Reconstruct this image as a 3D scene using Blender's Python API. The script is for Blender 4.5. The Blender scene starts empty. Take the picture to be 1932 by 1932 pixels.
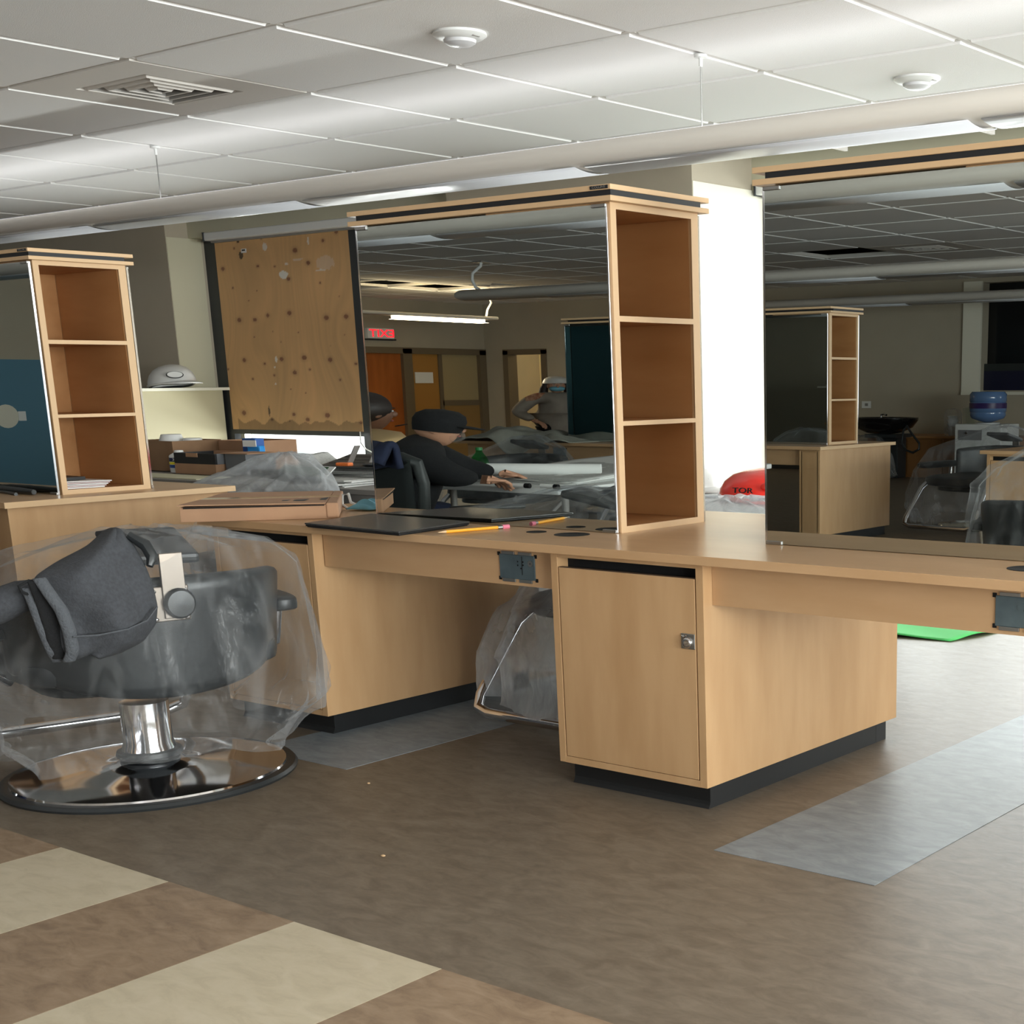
import bpy, bmesh, math, random
from mathutils import Vector, Matrix, noise
random.seed(7)
SC = bpy.context.scene
COL = SC.collection
R = math.radians

# ------------------------------------------------------------------ camera, sky, light, exposure
cam_d = bpy.data.cameras.new('camera'); cam = bpy.data.objects.new('camera', cam_d); COL.objects.link(cam)
SC.camera = cam
cam_d.sensor_width = 36; cam_d.lens = 2716.71 / 1932 * 36
cam_d.shift_x = -(1459.89 - 966) / 1932; cam_d.shift_y = (1423.37 - 966) / 1932
cam_d.clip_start = .05; cam_d.clip_end = 200
cr = Vector((.8191, .5736, -.0093)).normalized()      # camera right
cd = Vector((.138, -.212, -.9674)).normalized()       # camera down
cf = Vector((-.5568, .7913, -.2530)).normalized()     # camera forward
cd = cf.cross(cr).normalized(); cr = cd.cross(cf).normalized()
cam.matrix_world = Matrix(((cr.x, -cd.x, -cf.x, 0), (cr.y, -cd.y, -cf.y, 0), (cr.z, -cd.z, -cf.z, 1.3), (0, 0, 0, 1)))

SC.view_settings.view_transform = 'Standard'; SC.view_settings.look = 'None'
SC.view_settings.gamma = 1; SC.view_settings.use_curve_mapping = False
SC.view_settings.exposure = 0.0
world = bpy.data.worlds.new('overcast_sky'); SC.world = world; world.use_nodes = True
bg = world.node_tree.nodes['Background']; bg.inputs[0].default_value = (.97, .98, 1, 1); bg.inputs[1].default_value = 3.2

def area(name, loc, rot, sx, sy, power, color=(1, 1, 1), portal=False):
    d = bpy.data.lights.new(name, 'AREA'); d.shape = 'RECTANGLE'; d.size = sx; d.size_y = sy
    d.energy = power; d.color = color
    o = bpy.data.objects.new(name, d); COL.objects.link(o); o.location = loc; o.rotation_euler = rot
    if portal: d.cycles.is_portal = True
    return o
ZC = 2.726
YW = 8.65
XL, XR, YB, YF = -19.2, 5.0, -11.8, 8.237
# overcast daylight outside the windows, plus lamps added to fill the room
DAY = (1, .99, .985)
area('added_upward_light', (-10.1, 8.80, .66), (R(-125), 0, 0), 2.2, .14, 170, DAY)  # extra lamp at the low glass, tilted up to brighten the left ceiling
area('daylight_b', (-10.7, 9.3, .73), (R(-90), 0, 0), 3.4, .3, 70, DAY)
area('daylight_c', (-3.85, 10.2, 1.9), (R(-48), 0, 0), 5.0, 2.4, 250, DAY)
area('daylight_d', (2.6, 10.2, 1.9), (R(-48), 0, 0), 4.2, 2.4, 190, DAY)
area('added_side_light', (5.7, 2.6, 1.5), (0, R(113), 0), 1.8, 10.2, 1800, DAY)  # added light from the unseen side, for right-facing sides and ceiling
area('added_rear_fill', (0, -12.6, 1.7), (R(90), 0, 0), 8.0, 1.6, 90, DAY)  # added weak fill from behind the camera

# ------------------------------------------------------------------ materials
def s2l(c):
    return tuple((v / 255 / 12.92 if v / 255 <= .04045 else ((v / 255 + .055) / 1.055) ** 2.4) for v in c)
MATS = {}
def mat(name, rgb, rough=.5, metal=0, var=None, scale=8, bump=0, bscale=60, stretch=(1, 1, 1), spec=.5, emit=None, coat=0, trans=0, detail=4, mid=.5):
    if name in MATS: return MATS[name]
    m = bpy.data.materials.new(name); m.use_nodes = True; nt = m.node_tree; N = nt.nodes; L = nt.links
    b = N['Principled BSDF']; c = s2l(rgb)
    b.inputs['Base Color'].default_value = (*c, 1); b.inputs['Roughness'].default_value = rough
    b.inputs['Metallic'].default_value = metal; b.inputs['Specular IOR Level'].default_value = spec
    b.inputs['Coat Weight'].default_value = coat; b.inputs['Transmission Weight'].default_value = trans
    if emit: b.inputs['Emission Color'].default_value = (*s2l(emit[0]), 1); b.inputs['Emission Strength'].default_value = emit[1]
    tc = N.new('ShaderNodeTexCoord'); mp = N.new('ShaderNodeMapping'); mp.inputs['Scale'].default_value = stretch
    L.new(tc.outputs['Object'], mp.inputs[0])
    if var:
        n = N.new('ShaderNodeTexNoise'); n.inputs['Scale'].default_value = scale; n.inputs['Detail'].default_value = detail
        rp = N.new('ShaderNodeValToRGB'); rp.color_ramp.elements[0].position = mid - .18; rp.color_ramp.elements[1].position = mid + .18
        rp.color_ramp.elements[0].color = (*s2l(var), 1); rp.color_ramp.elements[1].color = (*c, 1)
        L.new(mp.outputs[0], n.inputs['Vector']); L.new(n.outputs[0], rp.inputs[0]); L.new(rp.outputs[0], b.inputs['Base Color'])
    if bump:
        n2 = N.new('ShaderNodeTexNoise'); n2.inputs['Scale'].default_value = bscale; n2.inputs['Detail'].default_value = 3
        bp = N.new('ShaderNodeBump'); bp.inputs['Strength'].default_value = bump; bp.inputs['Distance'].default_value = .01
        L.new(mp.outputs[0], n2.inputs['Vector']); L.new(n2.outputs[0], bp.inputs['Height']); L.new(bp.outputs[0], b.inputs['Normal'])
    MATS[name] = m
    return m
def wood(name, a, b_, rough=.42, stretch=(3, 3, .6)):
    """laminate with a fine streaky grain and soft clouding"""
    m = mat(name, a, rough, var=b_, scale=3.2, stretch=stretch, detail=6, spec=.4)
    return m
M_MAPLE = wood('maple_laminate', (202, 164, 122), (188, 149, 107))
M_TOP = wood('maple_top', (202, 165, 126), (190, 152, 112), rough=.3, stretch=(.6, 3, 3))
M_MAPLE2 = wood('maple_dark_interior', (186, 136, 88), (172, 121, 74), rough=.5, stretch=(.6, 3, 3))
M_EDGE = mat('maple_edge_band', (210, 176, 136), .45)
M_BLACK = mat('black_laminate', (24, 25, 28), .5)
M_BLACKV = mat('black_void', (6, 6, 8), .9)
M_KICK = mat('black_rubber_base', (24, 26, 28), .45, bump=.05, bscale=20)
M_MIRROR = mat('mirror_glass', (196, 202, 200), .0, 1)
M_CHROME = mat('chrome', (225, 225, 228), .08, 1)
M_STEEL = mat('brushed_steel', (170, 170, 168), .35, 1)
M_PLATE = mat('satin_plate', (120, 112, 104), .3, .85)
M_GALV = mat('galvanised_steel', (104, 120, 126), .38, .45, var=(88, 103, 110), scale=14)
M_WHITE = mat('white_plastic', (228, 229, 228), .4)
M_TILE = mat('ceiling_tile', (238, 237, 236), .95, bump=.15, bscale=220)
M_TEE = mat('white_tee_bar', (214, 209, 203), .7)
M_WALL = mat('greige_paint', (176, 166, 148), .85, var=(170, 160, 142), scale=1.5, bump=.03, bscale=120)
M_CREAM = mat('cream_paint', (190, 182, 152), .8)
M_PALE = mat('pale_cream_paint', (226, 222, 206), .8)
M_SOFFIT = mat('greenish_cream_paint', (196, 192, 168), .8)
M_BLUEW = mat('blue_paint', (84, 128, 150), .7)
M_TEAL = mat('teal_paint', (92, 132, 140), .7)
M_FRAME = mat('dark_window_frame', (48, 51, 54), .45)
M_DOORFR = mat('taupe_door_frame', (112, 98, 78), .5)
M_ORANGE = wood('orange_wood_door', (172, 98, 40), (150, 80, 30), stretch=(2, 2, .4))
M_CARD = mat('cardboard', (172, 134, 104), .85, var=(162, 124, 96), scale=5)
M_CARD2 = mat('brown_cardboard', (140, 108, 80), .85, var=(128, 98, 72), scale=6)
M_VINYL = mat('black_vinyl', (40, 43, 45), .38, bump=.06, bscale=30)
M_DARKCLOTH = mat('black_cloth', (13, 14, 17), .95, bump=.3, bscale=120)
M_NAVY = mat('navy_cloth', (28, 36, 62), .9)
M_HOOD = mat('charcoal_fleece', (62, 64, 69), .95, var=(52, 54, 58), scale=90, bump=.25, bscale=180)
M_HOODS = mat('charcoal_rib', (74, 77, 82), .95, bump=.5, bscale=140)
M_SKIN = mat('skin', (196, 146, 118), .55)
M_HAIR = mat('dark_hair', (34, 24, 20), .6)
M_MASK = mat('blue_mask', (116, 176, 196), .8)
M_COAT = mat('grey_coat', (152, 142, 130), .9, var=(138, 128, 118), scale=6)
M_GREYM = mat('grey_metal', (138, 134, 130), .5)
M_PAPER = mat('paper', (232, 232, 230), .85)
M_NEWS = mat('newsprint', (196, 196, 192), .9, var=(176, 176, 174), scale=60)
M_RED = mat('red_hat_plastic', (232, 44, 30), .25, coat=.4)
M_HATW = mat('white_hat_plastic', (222, 222, 220), .3, coat=.3)
M_GREEN = mat('green_cloth', (80, 190, 100), .8)
M_OLIVE = mat('drop_cloth', (150, 150, 140), .95, var=(136, 136, 126), scale=10)

def floor_mat(name, a, b_, c_):
    m = bpy.data.materials.new(name); m.use_nodes = True; nt = m.node_tree; N = nt.nodes; L = nt.links
    b = N['Principled BSDF']; b.inputs['Roughness'].default_value = .45; b.inputs['Specular IOR Level'].default_value = .35
    tc = N.new('ShaderNodeTexCoord'); mp = N.new('ShaderNodeMapping'); mp.inputs['Rotation'].default_value = (0, 0, .5); mp.inputs['Scale'].default_value = (1, 2.2, 1)
    n = N.new('ShaderNodeTexNoise'); n.inputs['Scale'].default_value = 9; n.inputs['Detail'].default_value = 8; n.inputs['Roughness'].default_value = .65; n.inputs['Distortion'].default_value = .6
    rp = N.new('ShaderNodeValToRGB'); e = rp.color_ramp.elements; e[0].position = .34; e[1].position = .68
    e[0].color = (*s2l(b_), 1); e[1].color = (*s2l(c_), 1); x = e.new(.5); x.color = (*s2l(a), 1)
    n2 = N.new('ShaderNodeTexNoise'); n2.inputs['Scale'].default_value = 40; n2.inputs['Detail'].default_value = 2
    r2 = N.new('ShaderNodeMapRange'); r2.inputs[3].default_value = .38; r2.inputs[4].default_value = .52
    L.new(tc.outputs['Object'], mp.inputs[0]); L.new(mp.outputs[0], n.inputs['Vector']); L.new(n.outputs[0], rp.inputs[0])
    L.new(rp.outputs[0], b.inputs['Base Color']); L.new(mp.outputs[0], n2.inputs['Vector']); L.new(n2.outputs[0], r2.inputs[0]); L.new(r2.outputs[0], b.inputs['Roughness'])
    return m
F_GREY = floor_mat('taupe_sheet_vinyl', (116, 104, 90), (104, 92, 79), (128, 116, 102))
F_CREAM = floor_mat('cream_vinyl_strip', (196, 184, 160), (186, 174, 150), (202, 190, 168))
F_BROWN = floor_mat('tan_vinyl_strip', (146, 124, 102), (128, 107, 88), (160, 138, 116))
F_BLUE = floor_mat('blue_grey_vinyl_strip', (132, 140, 146), (118, 127, 133), (146, 154, 160))

def film_mat(nm='clear_plastic_film', milk=0):
    m = bpy.data.materials.new(nm); m.use_nodes = True; nt = m.node_tree; N = nt.nodes; L = nt.links
    for n in list(N): N.remove(n)
    out = N.new('ShaderNodeOutputMaterial'); tr = N.new('ShaderNodeBsdfTransparent'); tr.inputs[0].default_value = (.96, .97, .98, 1)
    pb = N.new('ShaderNodeBsdfPrincipled'); pb.inputs['Base Color'].default_value = (.66, .68, .70, 1); pb.inputs['Roughness'].default_value = .16
    pb.inputs['Specular IOR Level'].default_value = .9
    mx = N.new('ShaderNodeMixShader'); lw = N.new('ShaderNodeLayerWeight'); lw.inputs[0].default_value = .30
    tc = N.new('ShaderNodeTexCoord'); n = N.new('ShaderNodeTexNoise'); n.inputs['Scale'].default_value = 5; n.inputs['Detail'].default_value = 4; n.inputs['Distortion'].default_value = 1.2
    mp = N.new('ShaderNodeMapping'); mp.inputs['Scale'].default_value = (1.6, 1.6, .55)
    pw = N.new('ShaderNodeMapRange'); pw.inputs[1].default_value = .46; pw.inputs[2].default_value = .78; pw.inputs[3].default_value = .012 + milk; pw.inputs[4].default_value = .24 + milk
    ml = N.new('ShaderNodeMath'); ml.operation = 'MULTIPLY'; ml.inputs[1].default_value = .24
    ad = N.new('ShaderNodeMath'); ad.operation = 'ADD'; ad.use_clamp = True
    n2 = N.new('ShaderNodeTexNoise'); n2.inputs['Scale'].default_value = 16; n2.inputs['Detail'].default_value = 3; n2.inputs['Distortion'].default_value = 2
    bp = N.new('ShaderNodeBump'); bp.inputs['Strength'].default_value = .35; bp.inputs['Distance'].default_value = .02
    L.new(tc.outputs['Object'], mp.inputs[0]); L.new(mp.outputs[0], n.inputs['Vector']); L.new(mp.outputs[0], n2.inputs['Vector'])
    L.new(n.outputs[0], pw.inputs[0]); L.new(lw.outputs['Facing'], ml.inputs[0]); L.new(ml.outputs[0], ad.inputs[0]); L.new(pw.outputs[0], ad.inputs[1])
    L.new(n2.outputs[0], bp.inputs['Height']); L.new(bp.outputs[0], pb.inputs['Normal'])
    sx = N.new('ShaderNodeSeparateXYZ'); hz = N.new('ShaderNodeMapRange'); hz.inputs[1].default_value = .12; hz.inputs[2].default_value = .40; hz.inputs[3].default_value = .26; hz.inputs[4].default_value = 0
    hm = N.new('ShaderNodeMath'); hm.operation = 'MULTIPLY'; a2 = N.new('ShaderNodeMath'); a2.operation = 'ADD'; a2.use_clamp = True
    L.new(tc.outputs['Object'], sx.inputs[0]); L.new(sx.outputs[2], hz.inputs[0]); L.new(hz.outputs[0], hm.inputs[0]); L.new(n2.outputs[0], hm.inputs[1]); hm.use_clamp = True
    L.new(ad.outputs[0], a2.inputs[0]); L.new(hm.outputs[0], a2.inputs[1]); ad = a2
    tl = N.new('ShaderNodeBsdfTranslucent'); tl.inputs[0].default_value = (.9, .92, .95, 1); m3 = N.new('ShaderNodeMixShader'); m3.inputs[0].default_value = .42
    L.new(pb.outputs[0], m3.inputs[1]); L.new(tl.outputs[0], m3.inputs[2])
    L.new(ad.outputs[0], mx.inputs[0]); L.new(tr.outputs[0], mx.inputs[1]); L.new(m3.outputs[0], mx.inputs[2]); L.new(mx.outputs[0], out.inputs[0])
    return m
M_FILM = film_mat(); M_MILKY = film_mat('milky_plastic_film', .26)
def glass_mat(name, tint, op):
    m = bpy.data.materials.new(name); m.use_nodes = True; nt = m.node_tree; N = nt.nodes; L = nt.links
    for n in list(N): N.remove(n)
    out = N.new('ShaderNodeOutputMaterial'); tr = N.new('ShaderNodeBsdfTransparent'); tr.inputs[0].default_value = (*tint, 1)
    gl = N.new('ShaderNodeBsdfGlossy'); gl.inputs['Roughness'].default_value = .02; mx = N.new('ShaderNodeMixShader')
    lw = N.new('ShaderNodeLayerWeight'); lw.inputs[0].default_value = .5; pw = N.new('ShaderNodeMath'); pw.operation = 'POWER'; pw.inputs[1].default_value = 4; ad = N.new('ShaderNodeMath'); ad.operation = 'MULTIPLY_ADD'; ad.inputs[1].default_value = .6; ad.inputs[2].default_value = .04
    L.new(lw.outputs['Facing'], pw.inputs[0]); L.new(pw.outputs[0], ad.inputs[0]); L.new(ad.outputs[0], mx.inputs[0]); L.new(tr.outputs[0], mx.inputs[1]); L.new(gl.outputs[0], mx.inputs[2]); L.new(mx.outputs[0], out.inputs[0])
    return m
M_GLASS = glass_mat('window_glass', (.95, .98, .97), 0)
M_BOTG = glass_mat('green_bottle_plastic', (.12, .75, .3), 0)
M_BOTB = glass_mat('blue_water_bottle', (.55, .72, .9), 0)

# ------------------------------------------------------------------ mesh helpers
I4 = Matrix.Identity(4)
class MB:
    def __init__(s, M=None): s.v = []; s.f = []; s.M = M or I4; s.smooth = False
    def add(s, vs, fs):
        o = len(s.v); s.v += [s.M @ Vector(p) for p in vs]; s.f += [tuple(i + o for i in f) for f in fs]; return s
    def box(s, x0, y0, z0, x1, y1, z1):
        return s.add([(x0, y0, z0), (x1, y0, z0), (x1, y1, z0), (x0, y1, z0), (x0, y0, z1), (x1, y0, z1), (x1, y1, z1), (x0, y1, z1)],
                     [(0, 3, 2, 1), (4, 5, 6, 7), (0, 1, 5, 4), (1, 2, 6, 5), (2, 3, 7, 6), (3, 0, 4, 7)])
    def prism(s, pts, z0, z1):
        n = len(pts)
        return s.add([(x, y, z0) for x, y in pts] + [(x, y, z1) for x, y in pts],
                     [tuple(range(n - 1, -1, -1)), tuple(range(n, 2 * n))] + [(i, (i + 1) % n, n + (i + 1) % n, n + i) for i in range(n)])
    def extr(s, pts, d):
        """polygon of 3-D points extruded along vector d"""
        n = len(pts); P = [Vector(p) for p in pts]; d = Vector(d)
        return s.add(P + [p + d for p in P], [tuple(range(n - 1, -1, -1)), tuple(range(n, 2 * n))] + [(i, (i + 1) % n, n + (i + 1) % n, n + i) for i in range(n)])
    def tube(s, pts, r, n=10, closed=False, cap=True):
        P = [Vector(p) for p in pts]; k = len(P); rr = r if hasattr(r, '__len__') else [r] * k
        vs = []; up = None
        for i, p in enumerate(P):
            a = P[i - 1] if (i > 0 or closed) else P[i]; b = P[(i + 1) % k] if (i < k - 1 or closed) else P[i]
            t = (b - a).normalized()
            if up is None: up = t.orthogonal().normalized()
            up = (up - t * up.dot(t)).normalized(); w = t.cross(up)
            for j in range(n):
                A = 2 * math.pi * j / n; vs.append(p + (up * math.cos(A) + w * math.sin(A)) * rr[i])
        fs = []
        for i in range(k if closed else k - 1):
            for j in range(n):
                a = i * n + j; b = i * n + (j + 1) % n; c = ((i + 1) % k) * n + (j + 1) % n; d = ((i + 1) % k) * n + j
                fs.append((a, b, c, d))
        if cap and not closed: fs += [tuple(range(n - 1, -1, -1)), tuple(range((k - 1) * n, k * n))]
        s.smooth = True
        return s.add(vs, fs)
    def lathe(s, prof, c=(0, 0, 0), n=32, sx=1, sy=1, cap=True):
        vs = []; k = len(prof)
        for r, z in prof:
            for j in range(n):
                A = 2 * math.pi * j / n; vs.append((c[0] + r * sx * math.cos(A), c[1] + r * sy * math.sin(A), c[2] + z))
        fs = [(i * n + j, i * n + (j + 1) % n, (i + 1) * n + (j + 1) % n, (i + 1) * n + j) for i in range(k - 1) for j in range(n)]
        if cap: fs += [tuple(range(n - 1, -1, -1)), tuple(range((k - 1) * n, k * n))]
        s.smooth = True
        return s.add(vs, fs)
    def ell(s, c, r, n=20, m=12):
        prof = [(math.sin(math.pi * i / m) + 1e-4, -math.cos(math.pi * i / m)) for i in range(m + 1)]
        vs = []; 
        for a, z in prof:
            for j in range(n):
                A = 2 * math.pi * j / n; vs.append((c[0] + r[0] * a * math.cos(A), c[1] + r[1] * a * math.sin(A), c[2] + r[2] * z))
        fs = [(i * n + j, i * n + (j + 1) % n, (i + 1) * n + (j + 1) % n, (i + 1) * n + j) for i in range(m) for j in range(n)]
        s.smooth = True
        return s.add(vs, fs)
    def grid(s, fn, nu, nv, closeu=False):
        vs = [fn(i / (nu if closeu else nu - 1), j / (nv - 1)) for j in range(nv) for i in range(nu)]
        fs = []
        for j in range(nv - 1):
            for i in range(nu if closeu else nu - 1):
                a = j * nu + i; b = j * nu + (i + 1) % nu; fs.append((a, b, b + nu, a + nu))
        s.smooth = True
        return s.add(vs, fs)
    def build(s, name, m, parent=None, bevel=0, smooth=None, origin=None, solid=0, sub=0):
        root = parent
        while root is not None and root.parent is not None: root = root.parent
        off = Vector(origin) if origin is not None else (Vector(root.location) if root is not None else Vector((0, 0, 0)))
        me = bpy.data.meshes.new(name); me.from_pydata([v - off for v in s.v], [], s.f); me.update()
        if s.smooth if smooth is None else smooth:
            me.polygons.foreach_set('use_smooth', [True] * len(me.polygons))
            if not sub:
                try: me.set_sharp_from_angle(angle=R(45))
                except Exception: pass
        me.materials.append(m)
        o = bpy.data.objects.new(name, me); COL.objects.link(o)
        if parent is not None: o.parent = parent
        else: o.location = off
        if solid: md = o.modifiers.new('thickness', 'SOLIDIFY'); md.thickness = solid; md.offset = 0
        if bevel: md = o.modifiers.new('bevel', 'BEVEL'); md.width = bevel; md.segments = 2; md.limit_method = 'ANGLE'
        if sub: md = o.modifiers.new('sub', 'SUBSURF'); md.levels = sub; md.render_levels = sub
        return o
def tag(o, label, cat, group=None, kind=None):
    if label: o['label'] = label
    if cat: o['category'] = cat
    if group: o['group'] = group
    if kind: o['kind'] = kind
    return o
def thing(name, label, cat, loc, group=None):
    o = bpy.data.objects.new(name, None); COL.objects.link(o); o.location = loc; o.empty_display_size = .1
    return tag(o, label, cat, group)
def struct(o): o['kind'] = 'structure'; return o
def sempty(name, loc=(0, 0, 0)):
    o = bpy.data.objects.new(name, None); COL.objects.link(o); o.location = loc; o['kind'] = 'structure'; return o
def B(x0, y0, z0, x1, y1, z1): return MB().box(x0, y0, z0, x1, y1, z1)
def copy_tree(o, parent=None):
    c = o.copy(); COL.objects.link(c)
    if parent: c.parent = parent
    for ch in [x for x in list(COL.objects) if x.parent == o]: copy_tree(ch, c)
    return c
def text(s, size, M, m, name, parent, thick=.0006, align='CENTER'):
    cu = bpy.data.curves.new(name, 'FONT'); cu.body = s; cu.size = size; cu.extrude = thick; cu.align_x = align; cu.align_y = 'CENTER'
    t = bpy.data.objects.new(name + '_tmp', cu); COL.objects.link(t)
    dg = bpy.context.evaluated_depsgraph_get(); me = bpy.data.meshes.new_from_object(t.evaluated_get(dg))
    COL.objects.unlink(t); bpy.data.objects.remove(t)
    root = parent
    while root.parent is not None: root = root.parent
    me.transform(Matrix.Translation(-Vector(root.location)) @ M)
    me.materials.clear(); me.materials.append(m)
    o = bpy.data.objects.new(name, me); COL.objects.link(o); o.parent = parent
    return o
def face_m(loc, right, up):
    r = Vector(right).normalized(); u = Vector(up).normalized(); n = r.cross(u)
    return Matrix(((r.x, u.x, n.x, loc[0]), (r.y, u.y, n.y, loc[1]), (r.z, u.z, n.z, loc[2]), (0, 0, 0, 1)))

# ------------------------------------------------------------------ SETTING: floor
floor = struct(B(XL, YB, -.12, XR, 9.3, 0).build('floor', F_GREY))
strip_x = [-2.385 + k * .5335 for k in range(-9, 7)]
def strip(x0, y0, x1, y1, m):
    return B(x0, y0, -.004, x1, y1, .0012).build('vinyl_strip', m, floor)
for k in range(-9, 4):
    x0 = -2.385 + k * .5335
    strip(x0 + .001, -3.0, x0 + .5325, 2.0635, F_CREAM if k % 2 else F_BROWN)
for k in (-4, 0, 4): strip(-2.385 + k * .5335, 3.088, -2.385 + (k + 1) * .5335, 8.2, F_BLUE)
for k in (-2, 2): pass
tag(MB().ell((-3.131, 2.526, .004), (.008, .006, .003), 8, 5).build('crumb', M_EDGE, origin=(-3.131, 2.526, .0012)), 'tiny pale crumb on the dark floor right of the barber chair, nearer the camera', 'crumb')
tag(MB().ell((-3.769, 3.006, .004), (.006, .005, .003), 8, 5).build('crumb', M_EDGE, origin=(-3.769, 3.006, .0012)), 'tiny pale crumb on the floor between barber chair and cabinet with a latch', 'crumb')

# ------------------------------------------------------------------ ceiling
ceiling = sempty('ceiling', (-7, 0, ZC))
GX = lambda i: -5.423 + 1.068 * i
GY = lambda j: 4.172 + 1.0 * j
def tile_mesh():
    w, d, t, e = 1.068 / 2, .5, .02, .024
    mb = MB()
    mb.add([(-w + .004, -d + .004, .012), (w - .004, -d + .004, .012), (w - .004, d - .004, .012), (-w + .004, d - .004, .012),
            (-w + e, -d + e, 0.012), (w - e, -d + e, 0.012), (w - e, d - e, 0.012), (-w + e, d - e, 0.012),
            (-w + e + .004, -d + e + .004, 0), (w - e - .004, -d + e + .004, 0), (w - e - .004, d - e - .004, 0), (-w + e + .004, d - e - .004, 0),
            (-w + .004, -d + .004, .03), (w - .004, -d + .004, .03), (w - .004, d - .004, .03), (-w + .004, d - .004, .03)],
           [(0, 4, 5, 1), (1, 5, 6, 2), (2, 6, 7, 3), (3, 7, 4, 0), (4, 8, 9, 5), (5, 9, 10, 6), (6, 10, 11, 7), (7, 11, 8, 4), (11, 10, 9, 8),
            (12, 13, 14, 15), (0, 1, 13, 12), (1, 2, 14, 13), (2, 3, 15, 14), (3, 0, 12, 15)])
    return mb
tm = None
holes = {(-4, -12), (-11, -11), (-11, -12), (-11, -13), (-12, -12)}
vents = {(-3, -12), (-2, 0), (-10, -13)}
small = MB(); ntile = 0
for i in range(-13, 9):
    for j in range(-16, 4):
        cx, cy = GX(i) + .534, GY(j) + .5
        if (i, j) in holes or (i, j) in vents: continue
        if cy > 8.6 or cx > 4.6: continue
        vis = (cy > 1.5 and cx < 1) or (cy < 1.5 and cx > -15 and cx < -3.5) or (cy < -3 and cx <= -15)
        if vis and ntile < 290:
            if tm is None:
                o = tile_mesh().build('ceiling_tile', M_TILE, None, smooth=False); tm = o.data; o.parent = ceiling
            else:
                o = bpy.data.objects.new('ceiling_tile', tm); COL.objects.link(o); o.parent = ceiling
            o.location = (cx - ceiling.location.x, cy, 0); ntile += 1
        else:
            small.box(cx - .51, cy - .476, ZC, cx + .51, cy + .476, ZC + .03)
o = small.build('ceiling_tile_field', M_TILE, ceiling, smooth=False); o['kind'] = 'stuff'
for i in range(-13, 10):
    x = GX(i); B(x - .012, YB, ZC + .010, x + .012, 8.6, ZC + .045).build('tee_bar', M_TEE, ceiling)
for j in range(-15, 5):
    y = GY(j); B(XL, y - .012, ZC + .0105, XR, y + .012, ZC + .0455).build('tee_bar', M_TEE, ceiling)
B(XL - .3, YB - .3, 3.3, XR + .3, 9.2, 3.4).build('deck_slab', mat('plenum_dark', (40, 38, 36), .9), ceiling)
MB().tube([(-17.6, -8.4, 2.95), (-16.2, -7.6, 2.9), (-15.8, -6, 2.95)], .09, 10).build('plenum_duct', mat('olive_insulation', (190, 178, 60), .8), ceiling)

# air diffusers set in the grid
def diffuser(i, j, label, dark=False):
    x0, y0 = GX(i) + .012, GY(j) + .012; x1, y1 = x0 + 1.044, y0 + .976; cx, cy = (x0 + x1) / 2, (y0 + y1) / 2
    t = thing('air_diffuser', label, 'air vent', (cx, cy, ZC), None)
    a, b = .30, .275
    mb = MB()
    for (p, q, r_, s_) in ((x0, y0, x1, cy - b), (x0, cy + b, x1, y1), (x0, cy - b, cx - a, cy + b), (cx + a, cy - b, x1, cy + b)): mb.box(p, q, ZC + .002, r_, s_, ZC + .02)
    mb.build('face_plate', M_TEE, t)
    for k in range(4):
        f0 = 1 - k * .24; f1 = f0 - .20; h = .010 + k * .004
        mb = MB()
        o4 = [(cx + sx * a * f0, cy + sy * b * f0, ZC + .045 - .0) for sx, sy in ((-1, -1), (1, -1), (1, 1), (-1, 1))]
        i4 = [(cx + sx * a * max(f1 + .05, .02), cy + sy * b * max(f1 + .05, .02), ZC - .002) for sx, sy in ((-1, -1), (1, -1), (1, 1), (-1, 1))]
        mb.add(o4 + i4, [(0, 4, 5, 1), (1, 5, 6, 2), (2, 6, 7, 3), (3, 7, 4, 0)])
        mb.build('vane', M_TEE, t, solid=.004, smooth=False)
    B(cx - a, cy - b, ZC + .05, cx + a, cy + b, ZC + .06).build('duct_opening', M_BLACKV, t)
    return t
diffuser(-2, 0, 'square stepped air vent in the ceiling grid, upper left of the photo')
diffuser(-3, -12, 'square ceiling vent seen in the right mirror beside a missing tile')
diffuser(-10, -13, 'ceiling vent in warm lamplight seen in the centre mirror above the long fixture')

def sensor(x, y, label):
    t = thing('ceiling_sensor', label, 'sensor', (x, y, ZC), 'round occupancy sensors on the ceiling')
    MB().lathe([(.115, 0), (.118, -.010), (.10, -.022), (.075, -.028)], (x, y, ZC), 32, 1, .95).build('housing', M_WHITE, t)
    MB().lathe([(.072, -.026), (.068, -.04), (.045, -.052), (.01, -.056)], (x, y, ZC), 24, 1, .95).build('lens', mat('sensor_lens', (205, 205, 208), .3), t)
    B(x + .075, y - .02, ZC - .024, x + .1, y + .02, ZC - .018).build('window', M_GREYM, t)
sensor(-4.91, 4.714, 'white round ceiling sensor at top centre, left one of the two')
sensor(-3.837, 6.736, 'white round ceiling sensor near the upper right corner, above the long tube light')

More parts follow.
